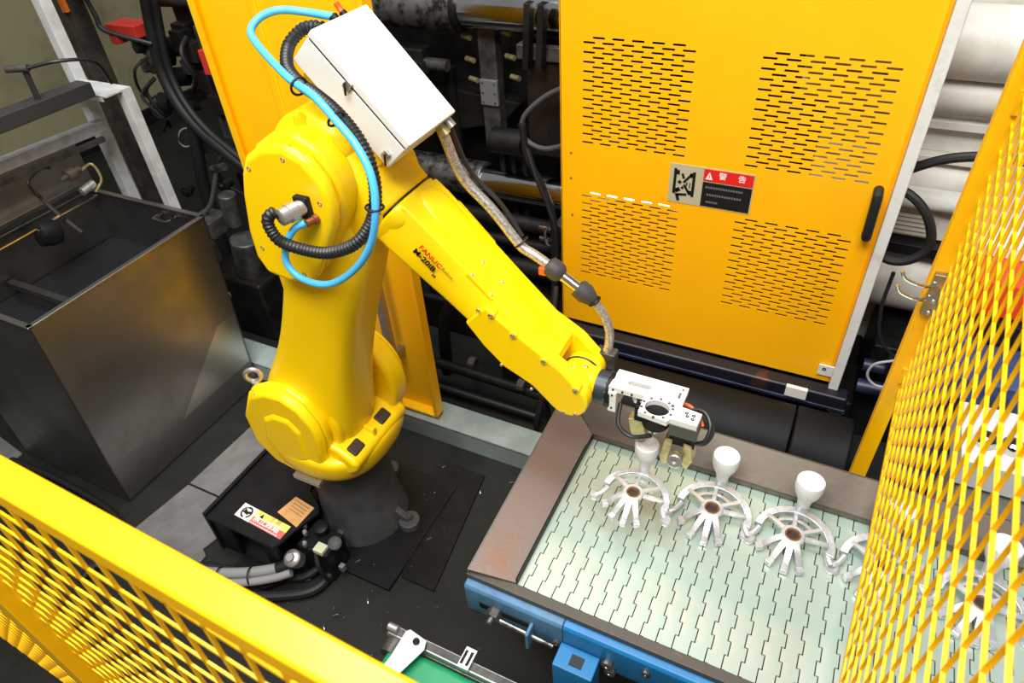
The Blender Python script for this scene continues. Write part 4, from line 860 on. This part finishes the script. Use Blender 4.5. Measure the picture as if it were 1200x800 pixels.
MB().box((-2.95, 2.0, .62), (-2.8, 2.14, .72)).build('pump_block', MACHG, mt, bevel=.01)
MB().box((-3.0, 2.0, 0), (-2.6, 2.3, .38)).build('pump_base', MACH, mt, bevel=.02)
MB().tube([(-2.9, 2.06, .72), (-2.82, 2.08, .8), (-2.72, 2.1, .98), (-2.68, 2.1, 1.0)], .012, 8).build('thin_hose', mat('dark_grey_cable', '#4A4A49', .5), mt)
MB().cyl((-2.75, 2.1, .98), (-2.66, 2.1, 1.01), .02, 12).build('hose_end', DULLST, mt)
for k_, (dx, r, lab) in enumerate(((0, .032, 'thickest black hydraulic hose curving down beside the folded yellow door'), (.06, .02, 'thinner black hydraulic hose just right of the thickest one'))):
    tag(MB().tube([(-3.2+dx, 2.45, 1.75), (-3.25+dx, 2.43, 1.5), (-3.28+dx, 2.42, 1.3), (-3.22+dx, 2.4, 1.14), (-3.1+dx, 2.38, 1.02), (-2.92+dx, 2.36, .92), (-2.75+dx, 2.36, .8), (-2.6, 2.36, .6)], r, 12).build('hydraulic_hose', RUBBER), lab, 'hose')
tag(MB().tube([(-3.2, 2.42, 1.0), (-3.22, 2.4, .85), (-3.25, 2.38, .6), (-3.27, 2.38, .1)], .035, 12).build('hydraulic_hose', RUBBER), 'straight black hydraulic hose dropping to the floor behind the tank', 'hose')
# ------------------------------------------------------------------ guard fences
def lattice(origin, u, w, s1, s2, W, H, th=.0095, dep=.006, tw=(20, -20)):
    """expanded metal: two families of straight strands clipped to a W x H sheet; u, w unit axes"""
    m_ = MB(); O = V(origin); u = V(u); w = V(w); nrm = u.cross(w)
    det = s1[0]*s2[1]-s1[1]*s2[0]
    for fam, (d, o) in enumerate(((s1, s2), (s2, s1))):
        for k_ in range(-90, 91):
            p = (o[0]*k_, o[1]*k_); t0, t1 = -1e9, 1e9; ok = True
            for c in (0, 1):
                L = (W, H)[c]
                if abs(d[c]) < 1e-9:
                    if not 0 <= p[c] <= L: ok = False
                    continue
                a, b = (0-p[c])/d[c], (L-p[c])/d[c]
                t0 = max(t0, min(a, b)); t1 = min(t1, max(a, b))
            if not ok or t1-t0 < .05: continue
            A = O+u*(p[0]+d[0]*t0)+w*(p[1]+d[1]*t0); B = O+u*(p[0]+d[0]*t1)+w*(p[1]+d[1]*t1)
            ax = (B-A).normalized(); q = Quaternion(ax, math.radians(tw[fam]))
            side = q @ (ax.cross(nrm)).normalized(); up = q @ nrm
            a_, b_ = side*th/2, up*dep/2
            m_.add([A-a_-b_, A+a_-b_, A+a_+b_, A-a_+b_, B-a_-b_, B+a_-b_, B+a_+b_, B-a_+b_], [(0, 3, 2, 1), (4, 5, 6, 7), (0, 1, 5, 4), (1, 2, 6, 5), (2, 3, 7, 6), (3, 0, 4, 7)])
    return m_
# right fence
rf = thing('guard_fence', (.28, 1.69, 0), 'yellow expanded metal guard fence panel with post on the right', 'fence')
MB().box((.262, 1.66, 0), (.305, 1.70, 1.985)).build('post', FENCE, rf, bevel=.003)
MB().box((.258, 1.656, 1.97), (.309, 1.704, 1.99)).build('post_cap', FENCE, rf, bevel=.004)
dv = V((-.055, -.91, 0)).normalized(); S0 = V((.297, 1.66, 1.015)); LW = 1.43
lattice(S0, dv, (0, 0, 1), (.0525, -.003), (.003, .0585), LW, .965, .0068, .005).build('expanded_metal_sheet', FENCE, rf, smooth=False)
E0 = S0+dv*LW
MB().bar(S0+V((0, 0, 0)), E0, .006, .016).build('bottom_bar', FENCE, rf)
MB().bar(S0+V((0, 0, .965)), E0+V((0, 0, .965)), .03, .03).build('top_bar', FENCE, rf, bevel=.003)
MB().box((.19, .195, 0), (.23, .235, 2.0)).build('post', FENCE, rf, bevel=.003)
MB().box((.285, 1.65, 1.05), (.30, 1.665, 1.10)).build('mesh_clip', FENCE, rf); MB().box((.285, 1.65, 1.8), (.30, 1.665, 1.85)).build('mesh_clip', FENCE, rf)
hk = thing('hook_bracket', (.275, 1.64, 1.33), 'small steel bracket with two bent hooks on the right fence post', 'hook')
MB().box((.268, 1.64, 1.29), (.30, 1.658, 1.41)).build('back_plate', STEEL, hk, bevel=.002)
for z in (1.345, 1.385): MB().tube([(.28, 1.642, z), (.25, 1.62, z), (.21, 1.62, z+.01), (.196, 1.62, z+.03)], .0045, 8).build('hook_arm', CHROME, hk)
for z in (1.30, 1.335): screw(hk, (.285, 1.64, z), (0, -1, 0), .006, .004, ALU, 'bolt')
# left fence
lf = thing('guard_fence', (-.5, .175, 0), 'yellow expanded metal guard fence with thick top rail at lower left', 'fence')
FY = .172; lf.rotation_euler = (0, 0, -.028)
MB().box((-2.6, FY-.02, 1.765), (.22, FY+.02, 1.805)).build('top_rail', FENCE, lf, bevel=.006)
MB().box((-2.6, FY-.014, 1.752), (.22, FY-.008, 1.768)).build('rail_lip', FENCE, lf)
lattice((-1.30, FY-.01, .02), (1, 0, 0), (0, 0, 1), (.056, -.006), (.006, .074), 1.5, 1.74, .0075, .0035, (0, 0)).build('expanded_metal_sheet', FENCE, lf, smooth=False)
MB().box((-1.39, FY-.04, 0), (-1.30, FY+.02, 1.765)).build('post', FENCE, lf, bevel=.004)
lattice((-2.6, FY-.01, .02), (1, 0, 0), (0, 0, 1), (.056, -.006), (.006, .074), 1.24, 1.74, .0075, .0035, (0, 0)).build('expanded_metal_sheet', FENCE, lf, smooth=False)
MB().box((-1.30, FY-.016, .13), (.2, FY+.004, .16)).build('bottom_bar', FENCE, lf)
MB().box((.18, FY-.02, 0), (.22, FY+.02, 1.765)).build('post', FENCE, lf, bevel=.003)
# ------------------------------------------------------------------ robot base box, connectors, floor pieces
bx = thing('cable_cover', (-1.68, 1.0, 0), 'black sheet steel cover box with warning stickers beside the robot base', 'box')
MB().slab([(-1.905, .86), (-1.905, 1.30), (-1.64, 1.30), (-1.60, 1.13), (-1.52, 1.085), (-1.50, 1.06), (-1.56, .86)][::-1], .205, .22).build('top_sheet', BLACKP, bx, bevel=.002)
MB().box((-1.915, .86, .0), (-1.90, 1.30, .235)).build('side_sheet', BLACKP, bx)
MB().box((-1.90, .87, .0), (-1.80, .882, .205)).build('front_sheet', BLACKP, bx); MB().box((-1.64, .87, .0), (-1.565, .882, .205)).build('front_sheet', BLACKP, bx)
MB().prism([(-1.80, .205), (-1.64, .205), (-1.65, .17), (-1.78, .19)], .87, .882).build('front_lip', BLACKP, bx)
MB().slab([(-1.80, .74), (-1.60, .78), (-1.52, .87), (-1.78, .87)], .02, .03).build('foot_gusset', BLACKP, bx)
stz = .2206
def sticker(name, pts, material, parent, z=stz):
    return MB().slab(pts, z, z+.0006).build(name, material, parent, smooth=False)
ux = V((.985, -.06, 0)).normalized(); uy = V((.02, 1, 0)).normalized(); so = V((-1.803, .914, 0))
def SP(a, b): p = so+ux*a+uy*b; return (p.x, p.y)
ws = sticker('warning_sticker', [SP(0, 0), SP(.246, 0), SP(.246, .062), SP(0, .062)], PRINTW, bx); ws['label'] = 'no stepping sticker in white, yellow and red'
sticker('yellow_field', [SP(.078, .031), SP(.246, .031), SP(.246, .062), SP(.078, .062)], PRINTY, ws, stz+.0006)
sticker('red_field', [SP(.078, 0), SP(.246, 0), SP(.246, .031), SP(.078, .031)], PRINTP, ws, stz+.0006)
sticker('triangle', [SP(.1, .037), SP(.12, .037), SP(.11, .056)], PRINTK, ws, stz+.0012)
lettering('注 意', 'sticker_lettering', mat('olive_print', '#8A8428', .5), ws, (*SP(.145, .037), stz+.0014), ux, uy, .026)
lettering('禁止踩踏', 'sticker_lettering', PRINTW, ws, (*SP(.083, .009), stz+.0014), ux, uy, .034, .0003, .0004)
for i in range(12): sticker('small_print', [SP(.084+.012*i, .003), SP(.092+.012*i, .003), SP(.092+.012*i, .007), SP(.084+.012*i, .007)], PRINTW, ws, stz+.0012)
def arcpoly(cx, cy, r, a0, a1, w, n=8):
    o_ = [SP(cx+r*math.cos(math.radians(a0+(a1-a0)*i/n)), cy+r*math.sin(math.radians(a0+(a1-a0)*i/n))) for i in range(n+1)]
    i_ = [SP(cx+(r-w)*math.cos(math.radians(a1-(a1-a0)*i/n)), cy+(r-w)*math.sin(math.radians(a1-(a1-a0)*i/n))) for i in range(n+1)]
    return o_+i_
sticker('pictogram', arcpoly(.039, .031, .026, -60, 100, .007), PRINTK, ws, stz+.0006); sticker('pictogram', arcpoly(.039, .031, .026, 130, 270, .007), PRINTK, ws, stz+.0006)
sticker('pictogram', [SP(.02, .026), SP(.046, .022), SP(.06, .034), SP(.056, .042), (SP(.04, .036)), SP(.026, .044)], PRINTK, ws, stz+.0006)
sticker('pictogram', [SP(.022, .046), SP(.05, .05), SP(.048, .056), SP(.03, .054)], PRINTK, ws, stz+.0006)
tl = sticker('tan_label', [(-1.652, .993), (-1.535, .968), (-1.528, 1.068), (-1.632, 1.082)], TAN, bx)
for i in range(4): sticker('small_print', [(-1.62, 1.066-.014*i), (-1.545, 1.054-.014*i), (-1.545, 1.058-.014*i), (-1.62, 1.070-.014*i)], mat('brown_print', '#9A7440', .6), tl, stz+.0006)
# connector cluster on the base front
cn = thing('base_connectors', (-1.48, .94, 0), 'cluster of grey plugs and fittings at the front of the robot base', 'connectors')
MB().box((-1.52, .93, 0), (-1.38, 1.04, .17)).build('socket_panel', BLACKP, cn, bevel=.006)
MB().lathe((-1.515, .905, .10), (.05, -.4, .9), [(0, .032), (.05, .034), (.055, .03), (.06, .016), (.072, .015)], 20).build('round_plug', ALU, cn)
MB().lathe((-1.46, 1.02, .16), (0, -.1, 1), [(0, .026), (.03, .026), (.032, .03), (.05, .03), (.055, .02)], 20).build('round_plug', BLACKP, cn)
MB().box((-1.44, .93, .15), (-1.395, .97, .185)).build('square_plug', mat('pale_green_plastic', '#C4C8A8', .5), cn, bevel=.003)
MB().lathe((-1.39, 1.0, .15), (.3, -.3, .9), [(0, .024), (.035, .026), (.04, .018)], 18).build('round_plug', CASTG, cn)
for x, y, z in ((-1.53, 1.0, .2), (-1.5, .97, .21), (-1.475, .935, .2)): MB().lathe((x, y, z-.02), (0, 0, 1), [(0, .008), (.02, .01), (.026, .006)], 12).build('push_fitting', ALU, cn)
MB().tube([(-1.43, .93, .16), (-1.4, .9, .12), (-1.39, .91, .03)], .008, 8).build('short_cable', HOSEK, cn)
MB().box((-1.365, .955, .05), (-1.345, .975, .08)).build('loose_clip', ALU, cn)
gh = thing('grey_cable_bundle', (-1.65, .83, 0), 'grey sheathed cable bundle with ties running from base connectors to fence', 'cable')
pts = [(-1.52, .89, .10), (-1.57, .855, .085), (-1.65, .81, .07), (-1.75, .765, .06), (-1.86, .73, .05), (-2.0, .70, .04)]
MB().tube(pts, .021, 12).build('grey_sheath', HOSEG, gh)
MB().tube([(p[0]+.01, p[1]-.035, p[2]-.01) for p in pts], .016, 12).build('grey_sheath', HOSEG, gh)
for p, d in (((-1.66, .79, .065), (-.9, -.4, -.1)), ((-1.78, .74, .055), (-.9, -.3, -.1))): MB().torus(p, d, .036, .003, 20, 6).build('cable_tie', RUBBER, gh)
MB().cyl((-1.525, .885, .10), (-1.575, .85, .085), .025, 14).build('dark_boot', RUBBER, gh)
MB().tube([(-1.40, .95, .03), (-1.42, .86, .025), (-1.52, .79, .02), (-1.7, .71, .02), (-1.9, .66, .02)], .02, 10).build('black_cable', RUBBER, gh)
MB().tube([(-1.44, .95, .05), (-1.5, .88, .025), (-1.62, .84, .02), (-1.80, .79, .02), (-1.95, .74, .02)], .016, 10).build('black_cable', RUBBER, gh)
# floor plates
FP = [('pale grey steel floor plate nearest the yellow fence rail', [(-2.35, .60), (-1.93, .60), (-1.94, .80), (-1.975, .82), (-1.955, .90), (-1.925, 1.04), (-2.29, 1.04)]),
      ('pale grey steel floor plate running up towards the robot shoulder', [(-2.29, 1.05), (-1.95, 1.05), (-1.99, 1.25), (-2.04, 1.62), (-2.27, 1.62)]),
      ('dim grey steel floor plate at the left edge below the tank', [(-3.6, .55), (-3.2, .55), (-3.2, .85), (-3.6, .9)])]
for lab, p in FP: tag(MB().slab(p, .002, .012).build('floor_plate', PLATE, bevel=.001), lab, 'plate', 'steel floor plates')
tag(MB().slab([(-1.15, 1.05), (-1.0, 1.05), (-1.08, 1.62), (-1.3, 1.62)], .001, .012).build('floor_plate', BLACKP, bevel=.001), 'black floor plate between robot base and tray', 'plate', 'steel floor plates')
for i, (y0_, lab) in enumerate(((.80, 'black corrugated cable on the floor nearest the tank foot'), (.765, 'black corrugated cable lying second from the tank foot'), (.73, 'black corrugated cable lying third from the tank foot'), (.695, 'black corrugated cable on the floor farthest from the tank foot'))):
    tag(MB().tube([(-3.2, y0_+.0, .02), (-2.9, y0_+.01, .02), (-2.6, y0_, .022), (-2.42, y0_-.03, .03), (-2.34, y0_-.09, .03), (-2.3, y0_-.2, .03)], .014, 10, rib=.08, step=.012).build('floor_conduit', RUBBER), lab, 'cable', 'black corrugated cables under the tank')
# debris on the floor
db = MB()
for i in range(75):
    x, y = random.uniform(-1.75, -.7), random.uniform(.7, 1.72)
    if random.random() < .25: x, y = random.uniform(-2.3, -1.9), random.uniform(1.2, 2.4)
    a = random.uniform(0, 6.28); L = random.choice((.002, .002, .003, .004, .010)); w = .0018
    dx, dy = math.cos(a)*L, math.sin(a)*L
    if -1.69 < x < -1.15 and .97 < y < 1.53: z = .02
    else: z = .014
    db.add([(x-dx+dy*w/L, y-dy-dx*w/L, z), (x+dx+dy*w/L, y+dy-dx*w/L, z+.002), (x+dx-dy*w/L, y+dy+dx*w/L, z+.002), (x-dx-dy*w/L, y-dy+dx*w/L, z), (x, y, z+.006)], [(0, 1, 4), (1, 2, 4), (2, 3, 4), (3, 0, 4)])
d_ = db.build('metal_swarf', ALU, smooth=False); d_['kind'] = 'stuff'; tag(d_, 'bright metal swarf scattered on the dark floor round the robot base', 'swarf')

# ------------------------------------------------------------------ things beyond the right fence
wt = thing('white_bench', (.85, 2.1, 0), 'white bench with grey apron seen through the right fence mesh', 'bench')
MB().box((.60, 1.95, .43), (1.3, 2.25, .55)).build('bench_top', WHITEBOX, wt, bevel=.006)
MB().box((.63, 1.97, .12), (1.28, 2.2, .43)).build('apron', mat('grey_apron', '#A9A9A2', .5), wt, bevel=.004)
MB().box((.64, 1.98, 0), (.69, 2.03, .12)).build('leg', MACH, wt); MB().box((1.2, 1.98, 0), (1.25, 2.03, .12)).build('leg', MACH, wt)
for i, (x, lab) in enumerate(((.665, 'left of the two steel ring cups on the white bench'), (.742, 'middle steel ring cup on the white bench'), (.82, 'right steel ring cup on the white bench'))):
    r = MB().lathe((x, 2.05, .551), (0, 0, 1), [(0, .03), (.03, .034), (.034, .032), (.034, .026), (.012, .022), (.011, .003)], 24).build('ring_cup', CHROME)
    if i < 2: tag(r, ('left steel ring cup standing on the white bench', 'right steel ring cup standing on the white bench')[i], 'cup', 'ring cups on the white bench')
    else: bpy.data.objects.remove(r, do_unlink=True)
bm2 = thing('blue_machine', (.9, 2.35, 0), 'dull blue machine frame with dark valves behind the white bench', 'machine')
MB().box((.50, 2.3, .0), (1.4, 2.49, .62)).build('blue_body', BLUEM, bm2, bevel=.01)
MB().box((.52, 2.27, .62), (1.4, 2.49, .80)).build('blue_cross_beam', BLUEM, bm2, bevel=.01)
for x in (.58, .72, .86): MB().cyl((x, 2.27, .5), (x, 2.21, .5), .045, 18).build('valve', MACH, bm2, bevel=.004)
MB().box((.55, 2.25, .82), (1.4, 2.5, .9)).build('black_rail', BLACKP, bm2, bevel=.004)
tag(MB().box((.49, 2.28, .905), (1.3, 2.5, 1.035)).build('red_orange_crate', mat('red_orange_paint', '#F0401A', .5), bevel=.006), 'bright red orange crate seen through the right fence mesh', 'crate')
wc = thing('white_cabinet', (.9, 2.42, 0), 'white cabinet with bright front seen through the upper fence mesh', 'cabinet')
MB().box((.47, 2.52, 1.04), (1.5, 2.60, 1.9)).build('front_panel', WHITEBOX, wc, bevel=.005)
MB().box((.47, 2.44, 1.036), (1.5, 2.56, 1.08)).build('ledge', WHITEBOX, wc, bevel=.004)
MB().box((.62, 2.505, 1.45), (.7, 2.52, 1.56)).build('blue_switch', mat('blue_switch', '#2A6CB0', .5), wc, bevel=.004)
